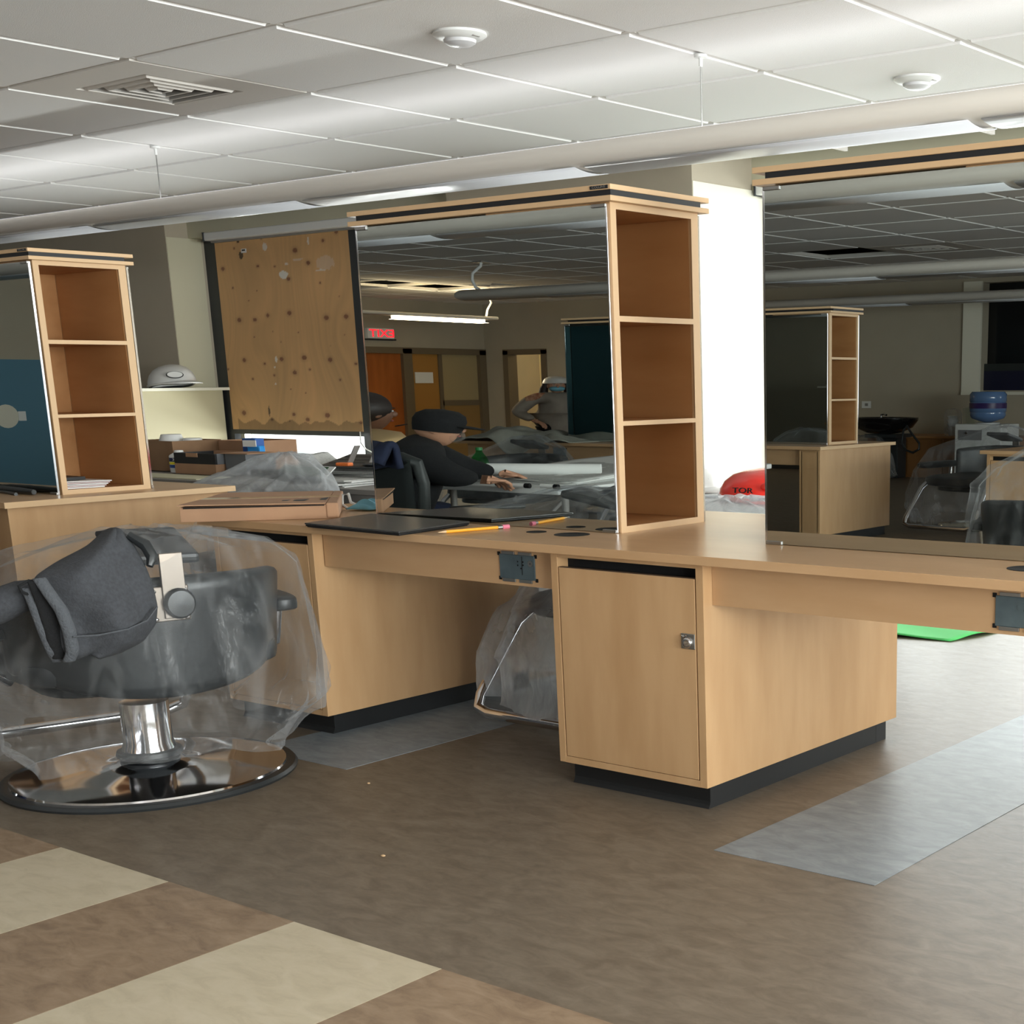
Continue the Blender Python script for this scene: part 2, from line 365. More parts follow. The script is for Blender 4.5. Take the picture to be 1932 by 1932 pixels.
# ------------------------------------------------------------------ walls
wl = sempty('wall_left', (XL, 0, 0))
def part(x0, y0, z0, x1, y1, z1, name, m, par, bevel=0): return B(x0, y0, z0, x1, y1, z1).build(name, m, par, bevel=bevel)
part(XL - .2, -8.9, 0, XL, 9, 3.3, 'wall_panel', M_WALL, wl)
part(XL - .2, YB, 1.96, XL, -8.9, 3.3, 'wall_panel', M_WALL, wl)
part(XL, -4.2, 0, XL + .02, .2, 1.675, 'blue_panel', M_BLUEW, wl)
part(XL, 3.0, 0, XL + .02, 8.2, 2.72, 'teal_panel', M_TEAL, wl); part(XL + .02, YF - .02, 0, -15.6, YF, 2.72, 'teal_panel', M_TEAL, wl)
o = MB().ell((XL + .022, -2.63, .96), (.006, .16, .15), 18, 10).build('plaster_patch', M_PALE, wl)
part(XL + .02, -2.88, .90, XL + .03, -2.78, 1.02, 'outlet_plate', M_WHITE, wl)
# glazed entrance in the left wall
dr = sempty('door_1', (XL, -9.8, 0))
for y0, y1 in ((-9.06, -8.9), (-10.06, -9.86), (-12.2, -12.02)): part(XL - .15, y0 if y0 > -12.1 else -11.8, 0, XL + .03, y1 if y0 > -12.1 else -11.64, 1.94, 'jamb', M_DOORFR, dr)
part(XL - .15, -11.8, 1.86, XL + .03, -8.9, 1.96, 'header', M_DOORFR, dr)
part(XL - .08, -9.86, 0, XL - .04, -9.06, 1.86, 'door_leaf', M_ORANGE, dr)
part(XL - .1, -11.66, 1.0, XL - .02, -10.75, 1.09, 'mid_rail', M_DOORFR, dr)
part(XL - .1, -10.78, 0, XL - .02, -10.70, 1.86, 'mullion', M_DOORFR, dr)
part(XL - .1, -11.66, 0, XL - .04, -10.75, 1.0, 'lower_panel', mat('ochre_panel', (150, 116, 66), .6), dr)
part(XL - .09, -11.66, 1.09, XL - .05, -10.75, 1.86, 'tan_pane', mat('tan_pane', (168, 150, 112), .4), dr)
part(XL - .09, -10.7, 0, XL - .05, -10.06, 1.86, 'ochre_leaf', mat('ochre_wood', (176, 126, 60), .5), dr)
part(XL - .04, -10.55, 1.38, XL - .02, -10.15, 1.56, 'paper_notice', M_PAPER, dr)
# back wall with a doorway and an interior window
wb = sempty('wall_back', (-7, YB, 0))
part(-17.72, YB - .2, 0, -9.62, YB, 1.19, 'wall_panel', M_WALL, wb); part(-17.72, YB - .2, 1.19, -9.62, YB, 3.3, 'wall_panel', M_WALL, wb)
part(XL - .2, YB - .2, 0, -18.74, YB, 3.3, 'wall_panel', M_WALL, wb); part(-18.74, YB - .2, 1.93, -17.72, YB, 3.3, 'wall_panel', M_WALL, wb)
part(-9.62, YB - .2, 0, -6.0, YB, 1.19, 'wall_panel', M_WALL, wb); part(-9.62, YB - .2, 2.66, -6.0, YB, 3.3, 'wall_panel', M_WALL, wb)
part(-6.0, YB - .2, 0, -4.0, YB, 3.3, 'wall_panel', M_WALL, wb); part(-4.0, YB - .2, 0, XR + .2, YB, .8, 'wall_panel', M_WALL, wb); part(-4.0, YB - .2, 2.5, XR + .2, YB, 3.3, 'wall_panel', M_WALL, wb); part(4.0, YB - .2, .8, XR + .2, YB, 2.5, 'wall_panel', M_WALL, wb)
wn = sempty('window_4', (-7.8, YB, 1.19))
part(-9.9, YB - .24, 1.1, -5.8, YB - .21, 2.75, 'dark_pane', mat('near_black_glass', (14, 16, 18), .2), wn)  # near-black pane filling the opening
part(-9.62, YB - .14, 1.19, -6.0, YB - .10, 1.46, 'navy_panel', mat('navy_panel', (8, 12, 44), .4), wn)
part(-9.62, YB - .15, 1.46, -6.0, YB - .10, 1.56, 'grey_rail', mat('dark_grey_rail', (34, 40, 38), .5), wn)
part(-9.9, YB, 1.17, -9.62, YB + .05, 2.68, 'casing', M_PALE, wn); part(-9.9, YB, 1.13, -5.9, YB + .06, 1.17, 'sill', M_PALE, wn)
d2 = sempty('door_2', (-18.2, YB, 0))
part(-18.74, YB - .2, 0, -18.62, YB + .03, 1.93, 'jamb', M_DOORFR, d2); part(-17.84, YB - .2, 0, -17.72, YB + .03, 1.93, 'jamb', M_DOORFR, d2)
part(-18.74, YB - .2, 1.86, -17.72, YB + .03, 1.95, 'header', M_DOORFR, d2)
part(-20.4, -14.6, 0, -16.5, -14.5, 3.0, 'corridor_wall', mat('corridor_cream', (236, 214, 160), .8), d2)
part(-18.9, -13.3, 0, -18.0, -13.26, 1.62, 'corridor_cupboard', M_ORANGE, d2)
part(-20.4, -14.6, 2.7, -16.5, -12.0, 2.8, 'corridor_ceiling', M_TILE, d2); part(-20.4, -14.6, -.1, -16.5, -12.0, 0, 'corridor_floor', F_GREY, d2)
part(-20.5, -14.6, 0, -20.4, -12.0, 2.7, 'corridor_side', M_WALL, d2); part(-16.5, -14.6, 0, -16.4, -12.0, 2.7, 'corridor_side', M_WALL, d2)
wr = sempty('wall_right', (XR, 0, 0))
part(XR, YB, 0, XR + .2, 9, .7, 'wall_panel', M_WALL, wr); part(XR, YB, 2.5, XR + .2, 9, 3.3, 'wall_panel', M_WALL, wr)
part(XR, YB, .7, XR + .2, -2.6, 2.5, 'wall_panel', M_WALL, wr); part(XR, 7.8, .7, XR + .2, 9, 2.5, 'wall_panel', M_WALL, wr)
w5 = sempty('added_side_window', (XR, .5, .7))  # unseen window, added to let in light from the right
for y in (-2.6, 0, 2.6, 5.2, 7.72): part(XR + .05, y, .7, XR + .13, y + .08, 2.5, 'frame_post', M_FRAME, w5)
for y in (-2.6, 0, 2.6, 5.2): part(XR + .085, y + .08, .72, XR + .092, y + 2.52, 2.48, 'pane', M_GLASS, w5)
# window wall
wf = sempty('wall_front', (-9, YF, 0))
part(XL - .2, YF, 0, -12.55, 8.95, 3.3, 'pillar', M_WALL, wf)
part(-8.83, YF, 0, -6.43, 9.4, 3.3, 'pillar', M_WALL, wf)
part(-1.3, YF, 0, .4, 9.4, 3.3, 'pillar', M_WALL, wf)
part(4.8, YF, 0, XR + .2, 9.4, 3.3, 'pillar', M_WALL, wf)
for x0, x1 in ((-12.55, -8.83), (-6.43, -1.3), (.4, 4.8)):
    dy = .46 if x0 > -7 else 0
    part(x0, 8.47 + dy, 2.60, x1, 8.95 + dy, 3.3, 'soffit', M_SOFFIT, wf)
    part(x0, 8.60 + dy, 0, x1, 8.95 + dy, .08 if x0 > -7 else .60, 'spandrel', M_PALE, wf)
part(-12.55, 8.44, .60, -8.83, 8.95, .63, 'sill', M_PALE, wf)
# boarded window
w1 = sempty('window_1', (-10.7, YW, .63))
part(-12.55, YW - .02, .63, -12.37, YW + .1, 2.6, 'frame_post', M_FRAME, w1)
part(-10.475, YW - .03, .63, -10.37, YW + .1, 2.6, 'frame_post', M_FRAME, w1)
part(-8.95, YW - .02, .63, -8.83, YW + .1, 2.6, 'frame_post', M_FRAME, w1)
part(-12.37, YW - .02, .83, -10.475, YW + .1, .875, 'frame_rail', M_FRAME, w1)
part(-10.37, YW - .02, .83, -8.95, YW + .1, .875, 'frame_rail', M_FRAME, w1)
part(-12.37, YW + .06, .63, -10.475, YW + .066, .83, 'pane', M_GLASS, w1); part(-10.37, YW + .06, .63, -8.95, YW + .066, .83, 'pane', M_GLASS, w1)
part(-12.33, YW + .02, .63, -12.27, YW + .09, .83, 'latch_bar', M_STEEL, w1)
MB().tube([(-10.50, 8.6, .87), (-10.44, 8.55, .78), (-10.36, 8.53, .73), (-10.30, 8.55, .70)], .006, 6).build('cord', M_PAPER, w1)
# blind cassettes
def cassette(x0, x1, label, dy=0):
    t = thing('blind_cassette', label, 'window blind', ((x0 + x1) / 2, 8.5 + dy, 2.55))
    part(x0, 8.46 + dy, 2.566, x1, 8.60 + dy, 2.635, 'cover', M_WHITE, t, .008); part(x0 + .02, 8.52 + dy, 2.55, x1 - .02, 8.56 + dy, 2.566, 'hem_bar', M_GREYM, t)
    for xx in (x0, x1 - .012): part(xx, 8.45 + dy, 2.56, xx + .012, 8.61 + dy, 2.638, 'end_cap', M_FRAME, t)
cassette(-12.30, -8.85, 'white roller blind cassette above the boarded window')
cassette(-6.40, -1.35, 'white roller blind cassette of the bright window, above the right mirror', .46)
# plywood board, colours worked out vertex by vertex from knots and grain
def plywood(x0, x1, z0, z1, y, par):
    nu, nv = 200, 190
    knots = [(405, 968, 20), (553, 962, 18), (672, 922, 16), (870, 897, 20), (1195, 935, 21), (1363, 923, 20), (920, 345, 22), (1035, 453, 18), (255, 515, 17), (583, 487, 13), (862, 595, 17), (1160, 258, 13), (1270, 183, 16),
             (447, 1328, 18), (797, 1312, 19), (1003, 1297, 22), (1232, 1312, 20), (918, 1434, 19), (640, 1358, 11), (1053, 1403, 10), (437, 1812, 21), (910, 1817, 15), (1036, 1862, 19), (1212, 1820, 23), (706, 1868, 13), (1452, 1345, 12), (1503, 1882, 14),
             (365, 333, 9), (348, 683, 9), (1140, 630, 9), (740, 487, 9), (527, 1500, 10), (1320, 1493, 10), (731, 1460, 10), (618, 245, 8), (573, 704, 5), (497, 795, 5), (720, 1067, 5), (545, 1117, 6), (793, 1157, 5), (950, 1072, 5), (1352, 1087, 5), (1232, 1185, 4), (1302, 748, 5), (882, 1588, 5), (1017, 1617, 5), (870, 1882, 6), (288, 1412, 9)]
    # zoom frame -> board coordinates, by its corners
    def uv(px, py):
        t = (py - 150) / (1930 - 150); xl = 165 + t * 160; xr = 1365 + t * 160
        u = (px - xl) / (xr - xl); top = 275 - 125 * u
        return u, (py - top) / (1965 - top)
    K = [(*uv(a, b), r) for a, b, r in knots]
    white = [(*uv(815, 560), .034, .020, 1), (*uv(650, 315), .018, .020, .8), (*uv(1035, 265), .008, .02, .8), (*uv(1180, 455), .065, .035, .28), (*uv(748, 1315), .010, .014, .9), (*uv(736, 1388), .007, .005, .9), (*uv(742, 1540), .007, .005, .9), (*uv(845, 462), .012, .006, .8), (*uv(1140, 515), .035, .004, .8), (*uv(940, 425), .05, .004, .4)]
    dark = [(*uv(430, 395), .016, .018), (*uv(405, 272), .012, .008), (*uv(680, 1790), .006, .03)]
    W, H = x1 - x0, z1 - z0
    mb = MB()
    vs = []; cols = []
    for j in range(nv):
        for i in range(nu):
            u = i / (nu - 1); v = 1 - j / (nv - 1)      # v from the top
            vs.append((x0 + u * W, y, z1 - v * H))
            warp = noise.noise(Vector((u * 3, v * 2, 0))) * 1.5
            g = noise.noise(Vector((u * 38 + warp * 5, v * 2.2, 3))) * .5 + noise.noise(Vector((u * 90 + warp * 8, v * 5, 8))) * .25 + noise.noise(Vector((u * 4, v * 2.5, 5))) * .7
            c = Vector((.60, .36, .165)) * (1 + .16 * g)
            c.x += .02 * g
            for ku, kv, r in K:
                du = (u - ku) * 1200; dv = (v - kv) * 1720; d = math.hypot(du, dv)
                if d < r * 1.0: c = c.lerp(Vector((.17, .058, .032)), .85 * min(1, (r * 1.0 - d) / (r * .15) + .3) if d < r else 0)
                elif d < r * 2.4: c = c * (1 - .16 * (1 - (d - r) / (1.4 * r)))
            for wu, wv, a, b_, al in white:
                q = ((u - wu) / a) ** 2 + ((v - wv) / b_) ** 2 + .5 * noise.noise(Vector((u * 60, v * 60, 1)))
                if q < 1: c = c.lerp(Vector((.72, .70, .64)), al)
            for wu, wv, a, b_ in dark:
                q = ((u - wu) / a) ** 2 + ((v - wv) / b_) ** 2 + .6 * noise.noise(Vector((u * 50, v * 50, 4)))
                if q < 1: c = c.lerp(Vector((.02, .015, .012)), .85)
            st = .93 + .1 * noise.noise(Vector((u * 9, 0, 2)))
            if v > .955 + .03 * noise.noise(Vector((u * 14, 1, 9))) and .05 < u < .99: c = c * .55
            cols.append((max(c.x, 0), max(c.y, 0), max(c.z, 0), 1))
    fs = [(j * nu + i, j * nu + i + 1, (j + 1) * nu + i + 1, (j + 1) * nu + i) for j in range(nv - 1) for i in range(nu - 1)]
    mb.add(vs, fs); n0 = len(vs)
    mb.add([(x0, y, z0), (x1, y, z0), (x1, y, z1), (x0, y, z1), (x0, y + .018, z0), (x1, y + .018, z0), (x1, y + .018, z1), (x0, y + .018, z1)],
           [(0, 1, 5, 4), (1, 2, 6, 5), (2, 3, 7, 6), (3, 0, 4, 7), (4, 5, 6, 7)])
    cols += [(.4, .25, .12, 1)] * 8
    m = bpy.data.materials.new('plywood'); m.use_nodes = True; nt = m.node_tree
    at = nt.nodes.new('ShaderNodeVertexColor'); at.layer_name = 'veneer'; nt.links.new(at.outputs[0], nt.nodes['Principled BSDF'].inputs['Base Color'])
    nt.nodes['Principled BSDF'].inputs['Roughness'].default_value = .65
    o = mb.build('plywood_board', m, par, smooth=False)
    ca = o.data.color_attributes.new('veneer', 'FLOAT_COLOR', 'POINT')
    ca.data.foreach_set('color', [x for c in cols for x in c])
    return o
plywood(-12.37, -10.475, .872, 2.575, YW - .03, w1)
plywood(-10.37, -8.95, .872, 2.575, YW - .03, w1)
pt = part(-11.975, YW - .034, 2.452, -11.90, YW - .031, 2.487, 'board_sticker', M_PAPER, w1)
part(-11.962, YW - .036, 2.468, -11.915, YW - .0345, 2.481, 'sticker_print', M_BLACK, w1)
# bright window
YW2 = YW + .46
for wnm, x0, x1 in (('window_2', -6.43, -1.3), ('window_3', .4, 4.8)):
    w2 = sempty(wnm, ((x0 + x1) / 2, YW2, .08))
    n = 3
    for k in range(n + 1):
        xx = x0 + (x1 - x0 - .1) * k / n; part(xx, YW2, .08, xx + .1, YW2 + .1, 2.6, 'frame_post', M_FRAME, w2)
    for k in range(n):
        xa = x0 + (x1 - x0 - .1) * k / n + .1; xb = x0 + (x1 - x0 - .1) * (k + 1) / n
        part(xa, YW2, .84, xb, YW2 + .1, .90, 'frame_rail', M_FRAME, w2); part(xa, YW2, .08, xb, YW2 + .1, .13, 'frame_rail', M_FRAME, w2)
        part(xa, YW2 + .05, .13, xb, YW2 + .056, .84, 'pane', M_GLASS, w2); part(xa, YW2 + .05, .90, xb, YW2 + .056, 2.6, 'pane', M_GLASS, w2)
struct(B(-40, 9.4, -.5, 30, 60, -.3).build('ground_outside', mat('pale_pavement', (206, 206, 204), .9)))
# thin pale sheets: brightness of the lit reveals put into their colour
part(-6.43, 8.242, 0, -6.425, 9.06, 2.6, 'lit_reveal_skin', M_PALE, wf); part(-12.55, 8.242, 0, -12.545, 8.6, 2.6, 'lit_reveal_skin', M_SOFFIT, wf)
# baseboards
part(XL, YF - .012, 0, -12.55, YF, .1, 'baseboard_front', M_KICK, None)['kind'] = 'structure'
part(-17.6, YB, 0, XR, YB + .012, .1, 'baseboard_back', M_KICK, None)['kind'] = 'structure'

# ------------------------------------------------------------------ suspended linear fixtures
M_FIX = mat('fixture_enamel', (214, 208, 200), .45)
M_LENS = mat('frosted_lens', (206, 208, 214), .3)
def fixture(x0, x1, y, label, hangers, lit=False):
    t = thing('linear_fixture', label, 'light fixture', ((x0 + x1) / 2, y, 2.29))
    a, h, zc = .175, .062, 2.348
    def sect(k, n=22):
        A = 2 * math.pi * k / n; c, s_ = math.cos(A), math.sin(A)
        return y + a * math.copysign(abs(c) ** .75, c), zc + h * math.copysign(abs(s_) ** .8, s_)
    mb = MB(); n = 22
    xs = [x0, x0 + .03, x0 + .1, x1 - .1, x1 - .03, x1]; sc = [.3, .75, 1, 1, .75, .3]
    for x, q in zip(xs, sc):
        mb.v += [Vector((x, y + (p - y) * q, zc + (z - zc) * q)) for p, z in (sect(k) for k in range(n))]
    for i in range(len(xs) - 1):
        for k in range(n): mb.f.append((i * n + k, (i + 1) * n + k, (i + 1) * n + (k + 1) % n, i * n + (k + 1) % n))
    mb.f += [tuple(range(n)), tuple(range(len(xs) * n - 1, (len(xs) - 1) * n - 1, -1))]
    mb.smooth = True; mb.build('housing', M_FIX, t)
    x = x1 - .4
    while x - 2.1 > x0 + .2 and x > -15:
        def lens(u, v, x=x):
            s_ = -1 + 2 * v
            return (x - 2.06 + 2.06 * u, y + s_ * .13, zc - .058 - .016 * (1 - s_ * s_))
        MB().grid(lens, 2, 9).build('lens', M_LENS, t, solid=.004); x -= 2.12
    if lit:  # glowing strip and lamps added to brighten the ceiling
        B(x0 + .15, y - .055, 2.398, x1 - .15, y + .055, 2.4135).build('added_glow_strip', mat('added_glow', (250, 250, 255), .5, emit=((250, 250, 255), 1)), t)
        for q in (-1, 1): area('ceiling_fill', ((x0 + x1) / 2, y + q * .05, 2.435), (R(180 + q * 70), 0, 0), x1 - x0 - .6, .09, lit, (1, .99, 1))
    for hx in hangers:
        MB().tube([(hx, y, 2.405), (hx, y, ZC - .03)], .0035, 6).build('cable', M_STEEL, t)
        MB().lathe([(.03, 0), (.03, -.012), (.009, -.014), (.009, -.05)], (hx, y, ZC), 12).build('canopy', M_WHITE, t)
    return t
fixture(-17.2, -.4, 5.67, 'long white tube light hanging on wires in front of the windows', (-8.64, -4.36, -12.9, -.9), lit=4)
fixture(-14.5, 3.2, .02, 'white tube light over the aisle, the wide pale band atop both mirrors', (-12.6, -8.2, -3.9, .4), lit=14)
fixture(-13.15, 3.5, -5.35, 'grey tube light in the mirrors whose pointed end meets a wavy cable', (-9.03, -4.7))
fixture(-12.0, 3.5, -9.7, 'farthest tube light, thin band low in the right mirror', (-7.7, -3.4))
# lit fixture along y
t = thing('linear_fixture', 'lit warm white lamp bar over the exit sign, seen in the centre mirror', 'light fixture', (-16.5, -8.0, 2.25))
part(-16.62, -9.3, 2.30, -16.38, -5.6, 2.345, 'housing', M_FIX, t, .015)
part(-16.60, -9.1, 2.262, -16.48, -7.35, 2.300, 'lamp_bar', mat('lit_lamp', (255, 230, 200), .5, emit=((255, 226, 190), 16)), t)
MB().tube([(-16.5, -9.15, 2.345), (-16.52, -9.2, 2.45), (-16.45, -9.22, 2.55), (-16.5, -9.2, 2.7)], .016, 8).build('cable', M_WHITE, t)
a = area('ceiling_warm_glow', (-16.5, -8.2, 2.36), (R(180), 0, 0), .2, 3.0, 55, (1, .78, .48))
area('lamp_bar_light', (-16.5, -8.2, 2.25), (0, 0, 0), .2, 1.8, 45, (1, .80, .55))
t = thing('wavy_cable', 'wavy white cable hanging from a ceiling anchor behind the pointed fixture end', 'cable', (-12.86, -5.43, 2.40))
MB().tube([(-12.86, -5.43, ZC), (-12.87, -5.43, 2.68), (-12.98, -5.40, 2.6), (-12.99, -5.40, 2.52), (-12.95, -5.41, 2.44), (-12.88, -5.42, 2.40)], .018, 8).build('cord', M_WHITE, t)
part(-12.95, -5.52, ZC - .012, -12.77, -5.34, ZC - .001, 'anchor_plate', M_STEEL, t)
# corridor lamp
d = bpy.data.lights.new('corridor_lamp', 'POINT'); d.energy = 60; d.color = (1, .78, .45); d.shadow_soft_size = .15
o = bpy.data.objects.new('corridor_lamp', d); COL.objects.link(o); o.location = (-18.2, -13.8, 2.5)
# exit sign on the left wall
t = thing('exit_sign', 'red lit exit sign on the far wall, reversed in the centre mirror', 'sign', (XL + .04, -9.38, 2.09))
part(XL, -9.66, 2.085, XL + .07, -9.10, 2.25, 'housing', M_WHITE, t, .006)
text('EXIT', .17, face_m((XL + .073, -9.40, 2.165), (0, 1.9, 0), (0, 0, 1)) @ Matrix.Diagonal((1.55, 1, 1, 1)), mat('exit_red', (255, 30, 40), .5, emit=((255, 20, 34), 4)), 'lettering', t, .002)
part(XL + .0, -9.68, 2.06, XL + .09, -9.08, 2.085, 'bracket', M_FRAME, t)

# ------------------------------------------------------------------ salon stations
def tower(x0, x1, yf, yb, label, tilt=(0, 0), tilt_back=(0, 0), film=None, badge=False, shelf=True, pos='none'):
    """mirror tower: two mirrors back to back, open shelves facing +X at its right end, double cornice"""
    z0, zt = .797, 1.849; xs = x1 - .56
    t = thing('mirror_tower', label, 'mirror tower', ((x0 + x1) / 2, (yf + yb) / 2, z0))
    yi0, yi1 = yf + .028, yb - .038
    # shelf case
    B(xs, yf, z0, x1, yi0, zt).build('side_panel', M_MAPLE, t, bevel=.0015)
    B(xs, yi1, z0, x1, yb, zt).build('side_panel', M_MAPLE, t, bevel=.0015)
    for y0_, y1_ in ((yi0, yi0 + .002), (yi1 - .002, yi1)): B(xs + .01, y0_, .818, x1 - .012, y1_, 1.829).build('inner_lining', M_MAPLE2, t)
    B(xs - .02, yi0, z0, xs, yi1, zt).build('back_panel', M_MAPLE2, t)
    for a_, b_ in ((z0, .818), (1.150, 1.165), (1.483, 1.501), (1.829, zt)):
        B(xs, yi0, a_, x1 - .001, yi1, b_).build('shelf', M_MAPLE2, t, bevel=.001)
        B(x1 - .003, yi0, a_, x1 + .0005, yi1, b_).build('edge_band', M_EDGE, t)
    for y0_, y1_ in ((yf + .001, yi0), (yi1, yb - .001)): B(x1 - .003, y0_, z0, x1 + .0006, y1_, zt).build('edge_band', M_EDGE, t)
    # mirror core
    B(x0 + .03, yf + .004, z0, xs - .021, yb - .004, zt - .004).build('mirror_core', M_BLACK, t)
    # mirrors
    for side, (az, ax), yy in ((-1, tilt, yf), (1, tilt_back, yb)):
        w = (x1 - x0 - .012) / 2; h = (zt - .008 - z0) / 2; cx = (x0 + x1) / 2 - .004; cz = z0 + h + .002
        M = Matrix.Translation((cx, yy + side * .012, cz)) @ Matrix.Rotation(az, 4, 'Z') @ Matrix.Rotation(side * ax, 4, 'X')
        if film and side == film[0]: mm = film[1]
        else: mm = M_MIRROR
        mb = MB(M); mb.box(-w, -.004, -h, w, .004, h); mb.build('mirror', mm, t)
        for sx in (-1, 1): MB(M).box(sx * w - .003, -.005, -h, sx * w + .003, .005, h).build('mirror_edge', M_CHROME, t)
        for sx in (-1, 1):
            for sz in (-1, 1):
                mb = MB(M); mb.box(sx * (w - .03) - .03, side * .004, sz * (h - .004) - .006, sx * (w - .03) + .03, side * .009, sz * (h - .004) + .006); mb.build('mirror_clip', M_STEEL, t, bevel=.002)
    # cornice
    c0, c1, d0, d1 = x0 - .03, x1 + .03, yf - .03, yb + .027
    B(x0 + .02, yf + .02, 1.8425, x1 - .01, yb - .02, 1.8492).build('dark_reveal', M_BLACKV, t)
    B(c0, d0, 1.849, c1, d1, 1.8655).build('cornice_board', M_EDGE, t, bevel=.0015)
    B(c0 + .045, d0 + .004, 1.8655, c1 - .003, d1 - .045, 1.8825).build('black_band', M_BLACK, t)
    B(c0, d0, 1.8825, c1, d1, 1.899).build('cornice_board', M_EDGE, t, bevel=.0015)
    if badge:
        bp_ = B(c1 - .085, d0 - .003, 1.8855, c1 - .008, d0, 1.8960).build('badge', M_BLACK, t, bevel=.002)
        text('COLLINS', .0095, face_m((c1 - .0465, d0 - .0033, 1.8907), (1, 0, 0), (0, 0, 1)) @ Matrix.Diagonal((1.5, 1, 1, 1)), M_STEEL, 'badge_lettering', t, .0003)
    return t
Y0, Y1 = 3.712, 4.168
tower(-4.444, -3.232, Y0, Y1, 'central maple mirror tower with three open shelves, behind two laptops', tilt=(.010, .004), badge=True)
tower(-2.62, -1.40, Y0, Y1, 'right maple mirror tower cut off by the photo edge, standing on the long worktop', tilt=(.005, .003))
tower(-7.91, -6.70, Y0, Y1, 'left maple mirror tower with three open shelves, on the farther worktop', tilt=(0, .004), badge=True)
tower(-7.785, -6.585, -3.41, -2.95, 'maple mirror tower with shelves reflected in the right mirror', pos='c')
tower(-9.37, -8.17, -3.41, -2.95, 'mirror tower whose glass looks blue, reflected at the right of the centre mirror')

def hole_disc(x, y, rx, par):
    MB().lathe([(rx, .0), (rx, .0012), (rx * .97, .0016), (rx * .94, .0008)], (x, y, .797), 36, 1, .94).build('tool_hole', M_BLACKV, par)  # flat black disc painted in for the darkness of an open hole
def ebox(x0, x1, z0, z1, y, par, s=-1):
    """metal back box set into the apron"""
    b = B(x0, min(y, y + s * .004), z0, x1, max(y, y + s * .004), z1).build('electrical_box', M_GALV, par, bevel=.002)
    w = (x1 - x0)
    for k in (0, 1):
        for zz, sg in ((z1, 1), (z0, -1)):
            xa = x0 + w * (.08 + .47 * k)
            mb = MB(); mb.box(xa, min(y, y + s * .006), min(zz, zz + sg * .010), xa + w * .36, max(y, y + s * .006), max(zz, zz + sg * .010))
            mb.build('mounting_ear', M_STEEL, b, bevel=.001)
            MB().lathe([(.004, 0), (.004, .003)], (0, 0, 0), 8).build('screw', M_CHROME, b).location = Vector((xa + w * (.06 if k == 0 else .3), y + s * .008, zz + sg * .006)) - Vector(par.location)
    for cxx, czz in ((x0 - .003, z1), (x1 + .003, z1 - .002), (x0 - .001, z0), (x1 + .004, z0 + .001)):
        B(cxx - .006, min(y, y + s * .0025), czz - .006, cxx + .006, max(y, y + s * .0025), czz + .006).build('cut_notch', M_BLACKV, b, bevel=.003)
    cx, cz = x0 + w * .88, z0 + (z1 - z0) * .68
    def disc(x, z, r, m, nm):
        MB(Matrix.Translation((x, y + s * .0045, z)) @ Matrix.Rotation(R(90), 4, 'X')).lathe([(r, 0), (r, .0012)], (0, 0, 0), 16).build(nm, m, b)
    disc(cx, cz, .011, M_STEEL, 'knockout'); disc(x0 + w * .47, cz, .011, M_GALV, 'knockout')
    for dx, dz in ((-.35, .05), (-.35, -.1), (-.20, .05), (-.20, -.08), (-.26, -.22), (0, 0)): disc(cx + dx * w, cz + dz * (z1 - z0), .0026, M_BLACKV, 'screw_hole')
    B(x0 + w * .64, min(y, y + s * .0052), z0 + .2 * (z1 - z0), x0 + w * .655, max(y, y + s * .0052), z1 - .004).build('divider', M_BLACK, b)
aprons_label = ['maple apron board with an empty metal electrical box, left of the latched cabinet', 'maple apron board right of the latched cabinet, its metal box cut by the photo edge',
                'plain maple apron board under the farther left worktop', 'maple apron with metal box under the grey cloth, seen in the centre mirror', 'plain maple apron at the left edge of the right mirror']
def worktop(x0, x1, yf, yb, label, aprons=(), holes=(), s=-1):
    t = thing('worktop', label, 'worktop', ((x0 + x1) / 2, (yf + yb) / 2, .770))
    B(x0, min(yf, yb), .770, x1, max(yf, yb), .797).build('top', M_TOP, t, bevel=.001)
    for (p, q, r_, s_) in ((x0 - .0006, min(yf, yb), x0 + .001, max(yf, yb)), (x1 - .001, min(yf, yb), x1 + .0006, max(yf, yb))): B(p, q + .001, .7705, r_, s_ - .001, .7965).build('edge_band', M_EDGE, t)
    for a0, a1, bx in aprons:
        ya = yf - s * .08
        at_ = thing('apron_panel', aprons_label.pop(0), 'apron', ((a0 + a1) / 2, ya, .642))
        B(a0 + .001, min(ya, ya - s * .02), .642, a1 - .001, max(ya, ya - s * .02), .7695).build('board', M_TOP, at_)
        if bx: ebox(bx[0], bx[1], .663, .744, ya, at_, s)
    for hx, hy, hr in holes: hole_disc(hx, hy, hr, t)
    return t
